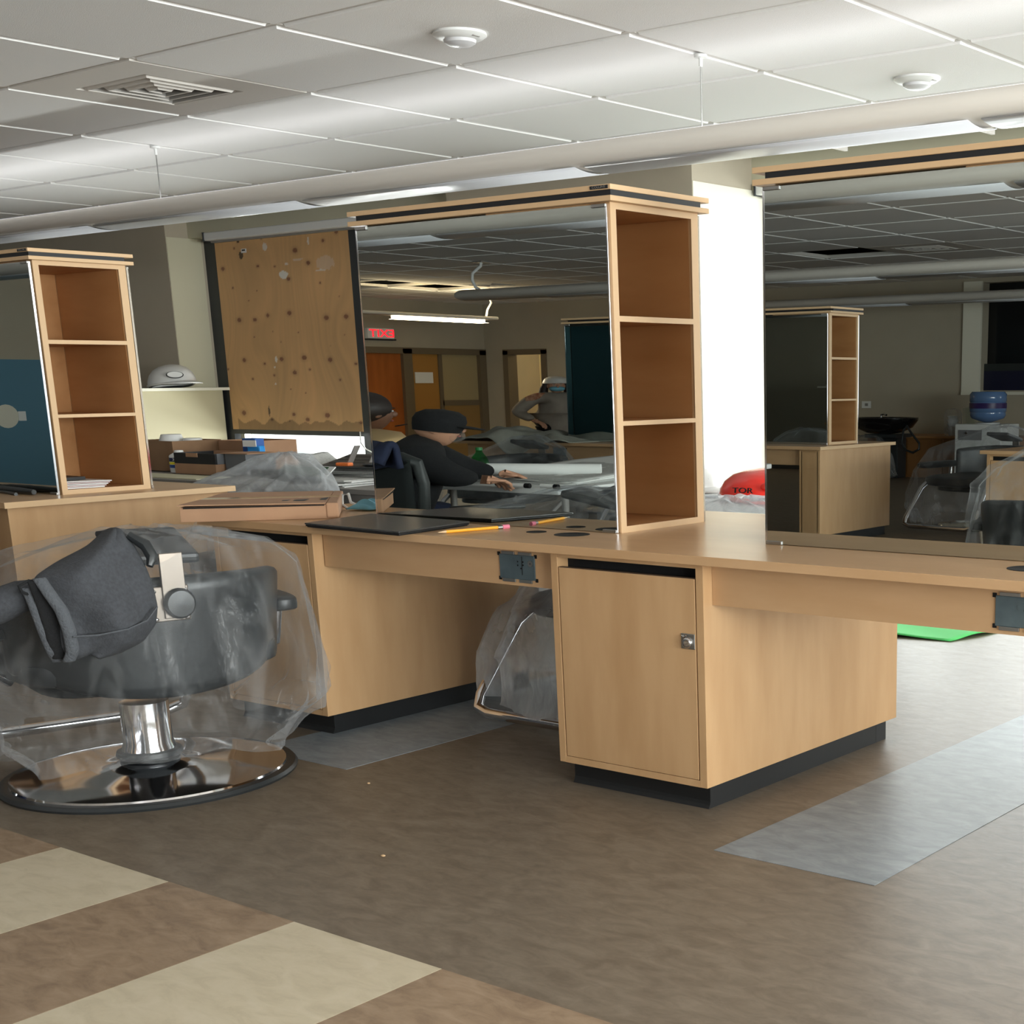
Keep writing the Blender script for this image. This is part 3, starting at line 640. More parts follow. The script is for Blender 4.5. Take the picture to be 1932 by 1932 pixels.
def cabinet(x0, x1, yf, yb, label, door=True, latch=False, s=-1):
    """base cabinet; front at yf, s = -1 when it faces -Y"""
    t = thing('base_cabinet', label, 'cabinet', ((x0 + x1) / 2, (yf + yb) / 2, 0))
    z0, z1 = .078, .770
    lo, hi = min(yf, yb), max(yf, yb)
    w = .028
    for xa, xb in ((x0, x0 + w), (x1 - w, x1)): B(xa, lo, z0, xb, hi, z1).build('side_panel', M_MAPLE, t, bevel=.001)
    B(x0 + w, lo, z0, x1 - w, hi, z0 + .022).build('bottom_panel', M_MAPLE, t)
    B(x0 + w, lo, z1 - .016, x1 - w, hi, z1).build('top_rail', M_MAPLE, t)
    back = yb + s * .02
    B(x0 + w, min(yb, back), z0 + .022, x1 - w, max(yb, back), z1 - .016).build('back_panel', M_MAPLE, t)
    if door:
        f1 = yf - s * .020
        B(x0 + w, min(f1 - s * .03, f1 - s * .032), z0 + .03, x1 - w, max(f1 - s * .03, f1 - s * .032), z1 - .016).build('dark_inside', M_BLACKV, t)
        d_ = B(x0 + w + .005, min(yf, f1), z0 + .0235, x1 - w - .005, max(yf, f1), .722).build('door', M_MAPLE, t, bevel=.001)
        B(x0 + w + .005, min(yf, f1) + .001, .722, x1 - w - .005, max(yf, f1) - .001, .7238).build('door_edge', mat('raw_edge', (96, 76, 58), .8), d_)
        if latch:
            ya = yf
            hs = B(x1 - .086, ya - .004, .509, x1 - .034, ya, .556).build('latch', M_STEEL, d_, bevel=.0015)
            mb = MB(Matrix.Translation((x1 - .060, ya - .004, .529)) @ Matrix.Rotation(R(90), 4, 'X'))
            mb.lathe([(.017, 0), (.017, .006), (.014, .009), (.008, .0095)], (0, 0, 0), 20)
            mb.build('thumb_turn', M_CHROME, hs) if False else mb.build('latch_turn', M_CHROME, t)
            MB().tube([(x1 - .080, ya - .008, .550), (x1 - .070, ya - .009, .545), (x1 - .060, ya - .010, .551)], .0022, 6).build('latch_spring', M_CHROME, t)
            for xx, zz in ((x1 - .078, .548), (x1 - .078, .517)): B(xx - .003, ya - .006, zz - .003, xx + .003, ya - .004, zz + .003).build('screw', M_STEEL, t, bevel=.001)
    kick = .045
    B(x0 + .022, lo + kick, 0, x1 - .024, hi - kick + .01, z0).build('toe_kick', M_KICK, t)
    mb = MB(); yy = lo + kick
    mb.extr([(x0 + .022, yy, 0), (x0 + .022, yy - .010, 0), (x0 + .022, yy - .003, .012), (x0 + .022, yy, .022)], (x1 - x0 - .046, 0, 0)); mb.build('cove_lip', M_KICK, t)
    B(x1 - .030, hi - kick - .06, .001, x1 - .0235, hi - kick - .0, z0 - .001).build('corner_strip', M_BLACK, t)
    return t
worktop(-5.072, .9, 3.33, 4.53, 'long maple worktop carrying the centre and right mirror towers',
        aprons=((-4.42, -3.235, (-3.507, -3.345)), (-2.62, -.9, (-1.682, -1.52))),
        holes=((-3.516, 3.597, .036), (-3.349, 3.594, .062), (-1.66, 3.562, .062), (-1.83 + .0, 3.58, .0)) [:3])
cabinet(-5.03, -4.425, 3.367, 4.495, 'maple base cabinet behind the plastic wrapped barber chair')
cabinet(-3.235, -2.62, 3.367, 4.515, 'maple base cabinet with a metal latch on its door, nearest to the camera', latch=True)
cabinet(-.92, -.3, 3.367, 4.495, 'maple base cabinet under the right end of the long worktop')
worktop(-10.6, -6.487, 3.322, 4.50, 'farther maple worktop at left, carrying the left mirror tower', aprons=((-8.6, -7.0, None),))
cabinet(-10.5, -9.8, 3.36, 4.48, 'maple base cabinet under the left end of the farther worktop')
cabinet(-6.75, -6.53, 3.355, 4.48, 'narrow maple end support behind the dark hooded sweatshirt', door=False)
B(-6.724, 3.356, .1, -6.556, 3.37, .754).build('front_panel', M_MAPLE, [o for o in COL.objects if o.name.startswith('base_cabinet') and abs(o.location.x + 6.64) < .02][0])
# row on the far side of the aisle (only in the mirrors); it faces the windows
worktop(-11.0, -6.42, -2.56, -3.78, 'maple worktop across the aisle under a grey cloth, seen in the mirrors', aprons=((-10.4, -8.3, (-9.30, -9.14)), (-7.9, -6.66, None)), s=1)
cabinet(-6.65, -6.45, -2.60, -3.74, 'wide maple end support reflected at the left of the right mirror', door=False, s=1)
B(-6.63, -2.612, .1, -6.47, -2.60, .756).build('front_panel', M_MAPLE, [o for o in COL.objects if o.name.startswith('base_cabinet') and abs(o.location.x + 6.55) < .01 and o.location.y < 0][0])
cabinet(-8.35, -7.95, -2.60, -3.74, 'maple base cabinet across the aisle under the cloth, seen in the mirrors', s=1)
worktop(-5.0, 1.5, -2.56, -3.78, 'maple worktop behind the plastic wrapped chairs in the right mirror', s=1)
cabinet(-4.96, -4.35, -2.60, -3.74, 'maple base cabinet with black gap above its door in the right mirror', s=1)
cabinet(-.3, .3, -2.60, -3.74, 'maple base cabinet across the aisle, behind the camera', s=1)

# ------------------------------------------------------------------ salon chairs and the plastic over them
def frame_m(loc, face):
    """local x = the sitter's left-to-right seen from behind, local y = facing"""
    f = Vector((face[0], face[1], 0)).normalized(); r = Vector((f.y, -f.x, 0))
    return Matrix(((r.x, f.x, 0, loc[0]), (r.y, f.y, 0, loc[1]), (0, 0, 1, loc[2] if len(loc) > 2 else 0), (0, 0, 0, 1)))
def salon_chair(label, loc, face, group=None, headrest=True):
    t = thing('salon_chair', label, 'chair', (loc[0], loc[1], 0), group)
    M = frame_m(loc, face)
    MB(M).lathe([(.475, 0), (.478, .008), (.47, .018), (.44, .020), (.43, .012)], n=64).build('rubber_ring', M_VINYL, t)
    MB(M).lathe([(.446, .014), (.440, .026), (.40, .031), (.30, .036), (.18, .043), (.11, .055), (.085, .075)], n=64).build('base_disc', M_CHROME, t)
    MB(M).lathe([(.088, .05), (.088, .10), (.080, .12), (.078, .26)], n=32).build('column', M_CHROME, t)
    MB(M).lathe([(.10, .070), (.108, .078), (.104, .092), (.088, .096)], n=32).build('collar', M_VINYL, t)
    def pad(name, cx, cy, cz, hx, hy, hz, m=M_VINYL, r_=4.5, bulge=0):
        def fn(u, v):
            A = u * 2 * math.pi; Bv = (v - .5) * math.pi
            p = lambda x: math.copysign(abs(x) ** (2 / r_), x)
            x, y, z = p(math.cos(A)) * p(math.cos(Bv)), p(math.sin(A)) * p(math.cos(Bv)), p(math.sin(Bv))
            return (cx + hx * x, cy + hy * y + bulge * (x * x), cz + hz * z)
        return MB(M).grid(fn, 28, 15, closeu=True).build(name, m, t, smooth=True)
    pad('seat', 0, .10, .43, .42, .44, .055); pad('seat_pan', 0, .08, .36, .34, .34, .03)
    # backrest: wide curved shell
    def sh(off):
        def fn(u, v):
            a = -1 + 2 * u; z = .335 + .385 * v - .03 * (1 - a * a) * (1 - v) * 0
            top = .725 - .03 * abs(a) ** 3; bot = .335 + .09 * a * a
            z = bot + (top - bot) * v
            b = -.40 + .30 * abs(a) ** 3.2 - .03 * (v - .5)
            return (a * (.43 - .02 * (1 - v)), b + off, z)
        return fn
    MB(M).grid(sh(0), 25, 9).build('backrest', M_VINYL, t, solid=.07, sub=1)
    for s_ in (-1, 1):
        pad('armrest', s_ * .46, .12, .56, .055, .30, .03)
        MB(M).tube([(s_ * .46, -.08, .54), (s_ * .45, -.06, .42), (s_ * .40, 0, .38)], .016, 8).build('arm_bracket', M_CHROME, t)
    # chrome foot rest loop in front
    MB(M).tube([(-.33, .50, .41), (-.345, .56, .37), (-.37, .76, .11), (-.36, .785, .065), (-.30, .79, .048), (.30, .79, .048), (.36, .785, .065), (.37, .76, .11), (.345, .56, .37), (.33, .50, .41)], .021, 10).build('foot_rest', M_CHROME, t)
    if headrest:
        mb = MB(M); mb.box(-.035, -.475, .60, .035, -.463, .80); mb.build('headrest_strap', M_PLATE, t, bevel=.002)
        mb = MB(M); mb.box(-.075, -.468, .59, .045, -.455, .70); mb.build('back_plate', M_PLATE, t, bevel=.004)
        MB(M @ Matrix.Translation((.01, -.485, .645)) @ Matrix.Rotation(R(90), 4, 'X')).lathe([(.045, -.03), (.048, 0), (.040, .012), (.01, .015)], n=20).build('knob', M_VINYL, t)
        for x in (-.062, .032):
            for z in (.60, .685): MB(M).ell((x, -.470, z), (.010, .006, .007), 10, 6).build('bolt', M_CHROME, t)
        m2 = MB(M @ Matrix.Translation((0.0, -.28, .805)) @ Matrix.Rotation(R(12), 4, 'X') @ Matrix.Rotation(R(-4), 4, 'Z'))
        m2.box(-.115, -.14, -.02, .115, .16, .014); m2.build('headrest', M_VINYL, t, bevel=.012)
    return t
def film(label, M, rings, seed=0, folds=9, amp=.035, n=120, group=None, name='plastic_cover', hem=.05, m=None):
    """clear bag: rings = (half width, half depth, z, centre x, centre y)"""
    loc = M.to_translation()
    rows = 46
    def fn(u, v):
        q = v * (len(rings) - 1); i = min(int(q), len(rings) - 2); f = q - i; f = f * f * (3 - 2 * f)
        a, b, z, cx, cy = [rings[i][k] * (1 - f) + rings[i + 1][k] * f for k in range(5)]
        A = u * 2 * math.pi
        ca, sa = math.cos(A), math.sin(A); p = lambda x: math.copysign(abs(x) ** .8, x)
        sp = Vector((ca * 1.6, sa * 1.6, v * 2.2 + seed * 7.3))
        w = noise.noise(sp * 1.5) * 1.1 + (1 - abs(noise.noise(sp * 3.1 + Vector((5, 0, 0)))) * 2) * .45
        pl = math.sin(A * folds + 3 * noise.noise(sp) * 2 + seed) * (.3 + v) * .7
        rr = 1 + (w * amp * 1.4 + pl * amp * .9) / max(a, .15) * (.25 + v)
        zz = z + (noise.noise(sp * 2.3) * .03) * (1 if v < .9 else 1) - hem * v ** 6 * (noise.noise(Vector((ca * 1.3, sa * 1.3, seed))) + .3 * math.sin(A * 5))
        return (cx + a * rr * p(ca), cy + b * rr * p(sa), max(zz, .012))
    mb = MB(M); mb.grid(fn, n, rows, closeu=True)
    mb.f.append(tuple(range(n - 1, -1, -1)))
    o = mb.build(name, m or M_FILM, None, smooth=True, origin=loc, sub=0)
    return tag(o, label, 'plastic cover', group)
CH = frame_m((-4.50, 2.68), (-.963, .269))
salon_chair('black salon chair with round chrome base, at left under clear plastic, back to the camera', (-4.50, 2.68), (-.963, .269))
film('clear plastic bag over the large barber chair at left of the photo', CH,
     [(.06, .10, .845, 0, -.25), (.14, .19, .85, 0, -.24), (.36, .30, .80, .03, -.18), (.50, .47, .72, .02, -.03), (.55, .55, .56, 0, .02), (.57, .58, .38, 0, .02), (.55, .57, .24, .0, 0), (.43, .46, .15, 0, -.02)], seed=1, amp=.03, hem=.07)
# hooded sweatshirt hung over the back
def hoodie():
    t = thing('hooded_sweatshirt', 'charcoal hooded sweatshirt draped over the plastic covered barber chair', 'sweatshirt', (-4.2, 2.5, .5))
    # rows: z, left a, right a, bulge
    rows = [(.80, -.05, .0, -.20), (.855, -.16, -.10, -.30), (.868, -.17, -.125, -.44), (.835, -.235, -.112, -.50), (.80, -.325, -.104, -.53), (.762, -.40, -.095, -.555), (.71, -.395, -.088, -.58), (.66, -.388, -.083, -.59), (.61, -.380, -.090, -.59), (.565, -.374, -.13, -.58), (.538, -.362, -.20, -.565), (.528, -.335, -.26, -.545)]
    def fn(u, v):
        q = v * (len(rows) - 1); i = min(int(q), len(rows) - 2); f = q - i
        z, l, r, b = [rows[i][k] * (1 - f) + rows[i + 1][k] * f for k in range(4)]
        a = l + (r - l) * u
        bul = math.sin(math.pi * u) ** .6 * .045
        fold = .022 * math.sin(u * 9 - v * 7 + 1.2) * min(1, v * 3) + .012 * noise.noise(Vector((u * 4, v * 5, 2))) * 2
        zz = z + .015 * math.sin(u * 3.1) - .012 * u * v
        return (a, b - bul - fold * .8 + .02 * (abs(u - .5) * 2) ** 4, zz)
    MB(CH).grid(fn, 40, 44).build('body', M_HOOD, t, solid=.014, sub=1)
    def band(pts, w, nm, m=M_HOODS):
        P = [Vector(p) for p in pts]
        mb = MB(CH)
        def f2(u, v):
            q = v * (len(P) - 1); i = min(int(q), len(P) - 2); f = q - i; p = P[i].lerp(P[i + 1], f)
            return (p.x + (u - .5) * w, p.y - .012 * math.sin(math.pi * u), p.z)
        return mb.grid(f2, 6, 30).build(nm, m, t, solid=.012, sub=1)
    band([(-.400, -.585, .772), (-.385, -.615, .73), (-.362, -.63, .68), (-.350, -.635, .62), (-.345, -.62, .56), (-.355, -.60, .528)], .034, 'hem_rib')
    band([(-.425, -.56, .745), (-.415, -.575, .69), (-.402, -.58, .62), (-.385, -.575, .555), (-.37, -.56, .525)], .036, 'inner_rib')
    band([(-.405, -.58, .765), (-.39, -.59, .69), (-.378, -.59, .60), (-.365, -.575, .535)], .05, 'inside_lining', M_DARKCLOTH)
    # seam across the pocket
    MB(CH).tube([(-.345, -.652, .605), (-.28, -.667, .604), (-.20, -.668, .612), (-.14, -.652, .628), (-.095, -.612, .66)], .0028, 5).build('seam', M_HOODS, t)
    # sleeve running to the left
    MB(CH).tube([(-.37, -.50, .73), (-.43, -.50, .715), (-.49, -.48, .69), (-.55, -.42, .66), (-.60, -.34, .62)], [.03, .045, .05, .05, .045], 12).build('sleeve', M_HOOD, t)
    MB(CH).tube([(-.395, -.57, .755), (-.425, -.58, .765), (-.452, -.58, .752), (-.445, -.58, .735), (-.41, -.57, .715)], .005, 6).build('drawstring', M_DARKCLOTH, t)
    MB(CH).tube([(-.12, -.50, .865), (-.085, -.53, .835), (-.075, -.55, .80), (-.088, -.56, .775)], [.012, .018, .018, .01], 8).build('headrest_end', M_VINYL, t)  # black vinyl end of the headrest, beside the sweatshirt
hoodie()
BAG = [(.05, .06, .90, 0, -.28), (.15, .15, .88, 0, -.26), (.34, .26, .80, 0, -.18), (.48, .46, .70, 0, 0), (.55, .56, .52, 0, .08), (.57, .62, .34, 0, .12), (.55, .62, .18, 0, .12), (.52, .60, .07, 0, .12)]
def wrapped(loc, face, lc, lf, seed, sc=1, headrest=True, bag=None, zs=1, m=None):
    c = salon_chair(lc, loc, face, headrest=headrest)
    M = frame_m(loc, face)
    film(lf, M, [(a * sc, b * sc, z * zs, x, y) for a, b, z, x, y in (bag or BAG)], seed=seed, amp=.04, m=m)
    return c
UB = [(.08, .05, .80, 0, -.43), (.20, .10, .80, 0, -.42), (.38, .16, .76, 0, -.38), (.44, .34, .66, 0, -.16), (.47, .52, .57, 0, .04), (.46, .60, .44, 0, .10), (.45, .68, .26, 0, .13), (.47, .70, .085, 0, .13)]
wrapped((-3.75, 4.62), (0.0, -1), 'black salon chair with chrome foot loop, pushed under the long worktop', 'clear plastic bag on the chair pushed under the long worktop', 3, headrest=False, bag=UB, m=M_MILKY)
wrapped((-6.72, 4.74), (.12, -1), 'black salon chair at the grey desk behind the cardboard carton', 'milky plastic bag on the chair in front of the paper strewn desk', 5, sc=.86, zs=1.03, m=M_MILKY)
wrapped((-9.35, 4.70), (.1, -1), 'black salon chair mostly hidden behind the left mirror tower', 'plastic bag of which a white corner shows right of the left tower', 6, sc=.85, m=M_MILKY)
wrapped((-6.02, -4.78), (-.12, 1), 'black salon chair with chrome foot loop in the right mirror', 'peaked plastic bag over the chair reflected before the water cooler', 7)
wrapped((-3.0, .38), (-.1, -1), 'black salon chair at the lower right corner of the right mirror', 'crinkled plastic bag at the right edge of the right mirror', 8, sc=1.0, zs=1.1)
wrapped((-7.25, -1.95), (0, 1), 'black salon chair across the aisle at the left edge of the right mirror', 'plastic bag hanging at the left edge of the right mirror', 9, headrest=False)
wrapped((-8.95, -1.75), (.2, 1), 'black salon chair below the grey cloth, seen in the centre mirror', 'plastic bag over the chair below the grey cloth in the centre mirror', 10, headrest=True, zs=.97)
wrapped((-10.1, -4.6), (0, -1), 'black salon chair behind the grey cloth, at right of the centre mirror', 'tall plastic bag behind the grey cloth at right of the centre mirror', 11, zs=1.17)

# ------------------------------------------------------------------ things on the long worktop
def box_from(corn, z0, z1, mb): return mb.prism(corn, z0, z1)
t = thing('cardboard_carton', 'flat cardboard carton overhanging the left end of the long worktop', 'box', (-4.95, 3.6, .797))
cA, cB, cC, cD = (-4.93, 3.17), (-4.54, 3.58), (-5.02, 3.99), (-5.38, 3.68)
MB().prism([cA, cB, cC, cD], .7975, .852).build('body', M_CARD, t, bevel=.002)
def lerp2(p, q, f): return (p[0] + (q[0] - p[0]) * f, p[1] + (q[1] - p[1]) * f)
def quad(p, q, r_, s_, a0, a1, b0, b1): 
    f = lambda u, v: lerp2(lerp2(p, q, u), lerp2(s_, r_, u), v)
    return [f(a0, b0), f(a1, b0), f(a1, b1), f(a0, b1)]
for (b0, b1), nm in (((-.012, .49), 'lid_flap'), ((.505, 1.0), 'lid_flap')):
    Q = quad(cA, cB, cC, cD, -.01, .93, b0, b1)
    MB().add([(Q[0][0], Q[0][1], .860 if b0 < 0 else .8555), (Q[1][0], Q[1][1], .856), (Q[2][0], Q[2][1], .8555), (Q[3][0], Q[3][1], .8555)], [(0, 1, 2, 3)]).build(nm, M_CARD, t, solid=.004)
MB().prism(quad(cA, cB, cC, cD, .93, 1.012, -.01, 1.0), .80, .8575).build('end_flap', M_CARD, t, bevel=.006)
Q = quad(cA, cB, cC, cD, .0, 1.0, .44, .56); MB().prism(Q, .8583, .8590).build('packing_tape', mat('clear_tape', (214, 190, 160), .12), t)
for u0, v0, w_, h_ in ((.62, .18, .05, .10), (.70, .16, .10, .14), (.88, .20, .05, .2)): 
    Q = quad(cA, cB, cC, cD, u0, u0 + w_, v0, v0 + h_); MB().prism([Q[0], lerp2(Q[0], Q[1], .8), Q[2], lerp2(Q[3], Q[0], .3)], .8588, .8592).build('printed_mark', M_BLACK, t)
MB().extr([(cA[0] + .02 * .6, cA[1] + .02 * .6 - .003, .847), (cB[0] - .03, cB[1] - .033, .847), (cB[0] - .03, cB[1] - .033, .851), (cA[0] + .012, cA[1] + .009, .852)], (.002, -.002, 0)).build('lid_gap', M_BLACKV, t)
# laptops: one on the top, mirrored copy appears by reflection
def slab(corn, z0, z1): return MB().prism(corn, z0, z1)
t = thing('laptop', 'closed dark grey laptop on the long worktop in front of the centre mirror', 'laptop', (-4.14, 3.47, .797))
lc = [(-4.372, 3.300), (-3.825, 3.262), (-3.885, 3.640), (-4.455, 3.672)]
M_LAP = mat('laptop_grey', (82, 82, 82), .26, .5); cen = (sum(p[0] for p in lc) / 4, sum(p[1] for p in lc) / 4)
def ins(c, k): return [(cen[0] + (p[0] - cen[0]) * k, cen[1] + (p[1] - cen[1]) * k) for p in c]
slab(ins(lc, .97), .797, .8005).build('foot', M_BLACKV, t); slab(ins(lc, .99), .8005, .806).build('base', M_BLACK, t, bevel=.0015)
slab(ins(lc, .985), .806, .8072).build('seam_gap', M_BLACKV, t); slab(lc, .8072, .8125).build('lid', M_LAP, t, bevel=.0015)
slab([lerp2(lc[0], lc[1], .01), lc[1], (lc[1][0] - .001, lc[1][1] + .003), (lc[0][0] + .004, lc[0][1] + .003)], .8075, .8088).build('bright_edge', M_STEEL, t)
def pencil(p, q, z, label):
    P, Q = Vector((*p, z)), Vector((*q, z)); d = (Q - P).normalized()
    t = thing('pencil', label, 'pencil', P)
    MB().tube([P + d * .03, Q - d * .045], .0055, 6).build('barrel', mat('pencil_yellow', (240, 168, 40), .4), t, smooth=False)
    MB().tube([P, P + d * .03], [.0008, .0055], 6).build('tip', M_EDGE, t); MB().tube([Q - d * .045, Q - d * .025], .0062, 8).build('ferrule', M_STEEL, t)
    MB().tube([Q - d * .026, Q], [.0075, .0075], 8).build('eraser', mat('pink_rubber', (226, 128, 150), .7), t)
pencil((-3.757, 3.372), (-3.690, 3.640), .8035, 'yellow pencil with pink eraser beside the closed laptop')
t = thing('face_mask', 'crumpled pale blue face mask between the carton and the laptop', 'face mask', (-4.72, 3.86, .797))
def fm(u, v):
    x = -4.79 + .12 * u; y = 3.82 + .12 * v + .04 * u
    return (x, y - .02 * u, .800 + .034 * math.sin(math.pi * min(1, max(0, u))) ** .7 * math.sin(math.pi * v) ** .7 + .006 * math.sin(v * 22) * math.sin(math.pi * u) + .004)
MB().grid(fm, 14, 18).build('mask_body', M_MASK, t, solid=.003)
MB().tube([(-4.80, 3.84, .803), (-4.86, 3.86, .815), (-4.885, 3.885, .852), (-4.865, 3.90, .856), (-4.83, 3.88, .825), (-4.80, 3.90, .806)], .006, 6).build('ear_loop', M_PAPER, t)
MB().tube([(-4.64, 3.86, .802), (-4.60, 3.88, .812), (-4.55, 3.92, .815), (-4.56, 3.96, .803), (-4.64, 3.95, .802)], .006, 6).build('ear_loop', M_PAPER, t)
# farther worktop: black bag of tools, cables, papers in the shelf
t = thing('black_tool_roll', 'black crumpled tool bag lying before the left mirror', 'bag', (-7.45, 3.55, .797))
def tb(u, v):
    A = v * 2 * math.pi; x = -8.1 + .62 * u; r_ = .05 * (1 + .35 * noise.noise(Vector((u * 5, math.cos(A) * 1.3, math.sin(A) * 1.3)))) * (math.sin(math.pi * min(.999, max(.001, u))) ** .3)
    return (x, 3.60 + r_ * 1.6 * math.cos(A) + .05 * u, .797 + r_ * .9 + r_ * .9 * math.sin(A))
MB().grid(tb, 26, 17).build('roll', M_DARKCLOTH, t)
MB().tube([(-7.52, 3.63, .86), (-7.42, 3.63, .875), (-7.38, 3.64, .87)], [.012, .015, .004], 8).build('strap', M_DARKCLOTH, t)
for i, (z_, dy, x0, x1) in enumerate(((.803, 0, -7.9, -6.86), (.803, -.07, -7.9, -7.12), (.804, -.11, -8.0, -7.3))):
    tag(MB().tube([(x0 + (x1 - x0) * k / 8, 3.60 + dy + .03 * math.sin(k * 1.3 + i), z_) for k in range(9)], .006 if i else .009, 6).build('cable', M_VINYL, None, origin=((x0 + x1) / 2, 3.6 + dy, .797)),
        ['black cable nearest the left mirror, ending by the shelf tower', 'second black cable from the left mirror on the farther worktop', 'black cable nearest the edge of the farther worktop'][i], 'cable')
t = thing('curling_iron', 'black hair tool lying against the left mirror foot', 'hair tool', (-7.05, 3.63, .797))
MB().tube([(-7.30, 3.66, .812), (-7.2, 3.655, .815), (-6.95, 3.64, .813), (-6.80, 3.63, .812)], [.008, .016, .016, .012], 10).build('handle', M_VINYL, t)
t = thing('receipt_stack', 'small stack of pink white slips in the lowest opening of the left tower', 'papers', (-6.95, 3.9, .818))
for k in range(5): MB().prism([(-7.12 + .02 * k, 3.76 + .004 * k), (-6.75 - .02 * k, 3.755 + .01 * k), (-6.74, 3.95 + .01 * k), (-7.1, 3.97)], .8182 + .0065 * k, .8182 + .0065 * k + .005).build('slip', mat('pinkish_paper', (214, 196, 196), .8) if k % 2 else M_PAPER, t)
B(-7.15, 3.76, .852, -6.85, 3.92, .866).build('dark_folder', M_BLACK, t)

# ------------------------------------------------------------------ hard hats, tables and desk behind the stations
def hard_hat(label, loc, rad, ang, m, logo=True, word=None, strap=True, tilt=0):
    t = thing('hard_hat', label, 'hard hat', loc)
    M = Matrix.Translation(loc) @ Matrix.Rotation(tilt, 4, 'Y') @ Matrix.Diagonal((rad[0], rad[1], rad[2], 1)) @ Matrix.Rotation(ang, 4, 'Z')
    MB(M).lathe([(.86, .0), (.86, .10), (.84, .30), (.76, .55), (.60, .78), (.38, .92), (.15, .985), (.01, 1.0)], n=40, cap=False).build('shell', m, t, solid=.012)
    def brim(u, v):
        A = u * 2 * math.pi; r_ = .84 + v * (.10 + .26 * max(0, math.cos(A)) ** 1.5); return (r_ * math.cos(A), r_ * .96 * math.sin(A), .10 - .16 * v * max(0, math.cos(A)) - .03 * v)
    MB(M).grid(brim, 48, 5, closeu=True).build('brim', m, t, solid=.008)
    for y in (-.16, 0, .16):
        MB(M).tube([(math.cos(a_) * (.87 - .2 * abs(y) * 0), y, math.sin(a_) * .97 + .02) for a_ in [R(25 + 13 * k) for k in range(11)]], .030, 6).build('ridge', m, t)
    if strap: MB(M).tube([(.80 * math.cos(a_), .8 * math.sin(a_), .0 + .03 * math.sin(3 * a_)) for a_ in [R(15 * k) for k in range(24)]], .05, 6, closed=True).build('headband', M_VINYL, t)
    return t, M
# long pale partition with a ledge beside the boarded window
lp = thing('low_partition', 'cream low partition with a white ledge, left of the boarded window', 'partition', (-12.6, 7.8, 0))
B(-12.75, 7.0, 0, -12.45, 8.232, 1.235).build('panel', M_CREAM, lp); B(-12.548, 8.232, 0, -12.45, 8.60, 1.235).build('panel', M_CREAM, lp); B(-13.05, 6.95, 1.235, -12.33, 8.234, 1.262).build('ledge', M_PALE, lp, bevel=.003); B(-12.54, 8.234, 1.235, -12.33, 8.60, 1.262).build('ledge', M_PALE, lp, bevel=.003)
t, M = hard_hat('white hard hat resting on the white ledge beside the boarded window', (-12.36, 8.02, 1.285), (.30, .21, .18), R(0), M_HATW, tilt=R(-6))
LM = face_m((-12.36 + .215, 8.02 - .105, 1.375), (.42, .90, 0), (-.35, .16, .92)) @ Matrix.Diagonal((1.0, .42, 1, 1))
MB(LM).lathe([(.075, 0), (.075, .010), (.070, .011)], n=28).build('logo_ring', M_BLACK, t); MB(LM).lathe([(.066, .0), (.066, .013)], n=28).build('logo_plate', M_HATW, t)
tag(B(-12.95, 7.05, 1.2625, -12.6, 7.3, 1.285).build('pad', M_HATW, None, bevel=.004, origin=(-12.77, 7.2, 1.2625)), 'flat white packet on the white ledge left of the white hard hat', 'packet')
# grey metal desk
t = thing('metal_desk', 'grey metal desk strewn with papers below the boarded window', 'desk', (-7.8, 5.9, 0))
B(-10.6, 5.24, .70, -5.35, 6.6, .73).build('top', M_GREYM, t, bevel=.003); B(-10.6, 5.25, .645, -5.35, 5.27, .70).build('front_rail', M_GREYM, t)
for x in (-10.4, -8.6, -6.35): B(x - .06, 5.30, 0, x + .06, 5.36, .70).build('leg', M_GREYM, t)
for x in (-10.4, -6.35): B(x - .04, 6.45, 0, x + .04, 6.55, .70).build('leg', M_GREYM, t)
B(-10.3, 6.4, .2, -6.4, 6.42, .7).build('modesty_panel', M_GREYM, t)
tag(B(-10.55, 5.28, .7305, -8.0, 5.52, .736).build('desk_pad', mat('cream_board', (206, 200, 170), .8), None, origin=(-9.2, 5.4, .7305)), 'pale cream board lying along the front of the grey desk', 'board')
def carton(label, x0, x1, y0, y1, z0, h, m=M_CARD, flaps=True):
    t = thing('cardboard_box', label, 'box', ((x0 + x1) / 2, (y0 + y1) / 2, z0)); w = .008
    B(x0, y0, z0, x1, y0 + w, z0 + h).build('side', m, t); B(x0, y1 - w, z0, x1, y1, z0 + h).build('side', m, t)
    B(x0, y0 + w, z0, x0 + w, y1 - w, z0 + h).build('side', m, t); B(x1 - w, y0 + w, z0, x1, y1 - w, z0 + h).build('side', m, t)
    B(x0 + w, y0 + w, z0, x1 - w, y1 - w, z0 + w).build('bottom', m, t)
    if flaps:
        MB().add([(x0, y1, z0 + h), (x1, y1, z0 + h), (x1 + .03, y1 + .09, z0 + h + .05), (x0, y1 + .09, z0 + h + .05)], [(0, 1, 2, 3)]).build('flap', M_CARD, t, solid=.006)
        MB().add([(x1, y0, z0 + h), (x1, y1, z0 + h), (x1 + .09, y1, z0 + h - .05), (x1 + .09, y0, z0 + h - .05)], [(0, 1, 2, 3)]).build('flap', M_CARD, t, solid=.006)
    return t
carton('tall brown cardboard box holding white cups, at the left of the grey desk', -9.30, -8.83, 5.68, 6.05, .7365, .195, M_CARD2, False)
for i, (x, y, z, r_) in enumerate(((-9.08, 5.84, .905, .085), (-8.93, 5.90, .88, .075))):
    o = thing('paper_cup_stack', ['larger white cup upturned in the tall brown box', 'smaller white cup in the tall brown box, right of the larger one'][i], 'cup', (x, y, z))
    MB().lathe([(r_ * 1.05, 0), (r_ * 1.06, .008), (r_, .01), (r_ * .78, .062), (r_ * .7, .064)], (x, y, z), 24).build('cup', M_HATW, o)
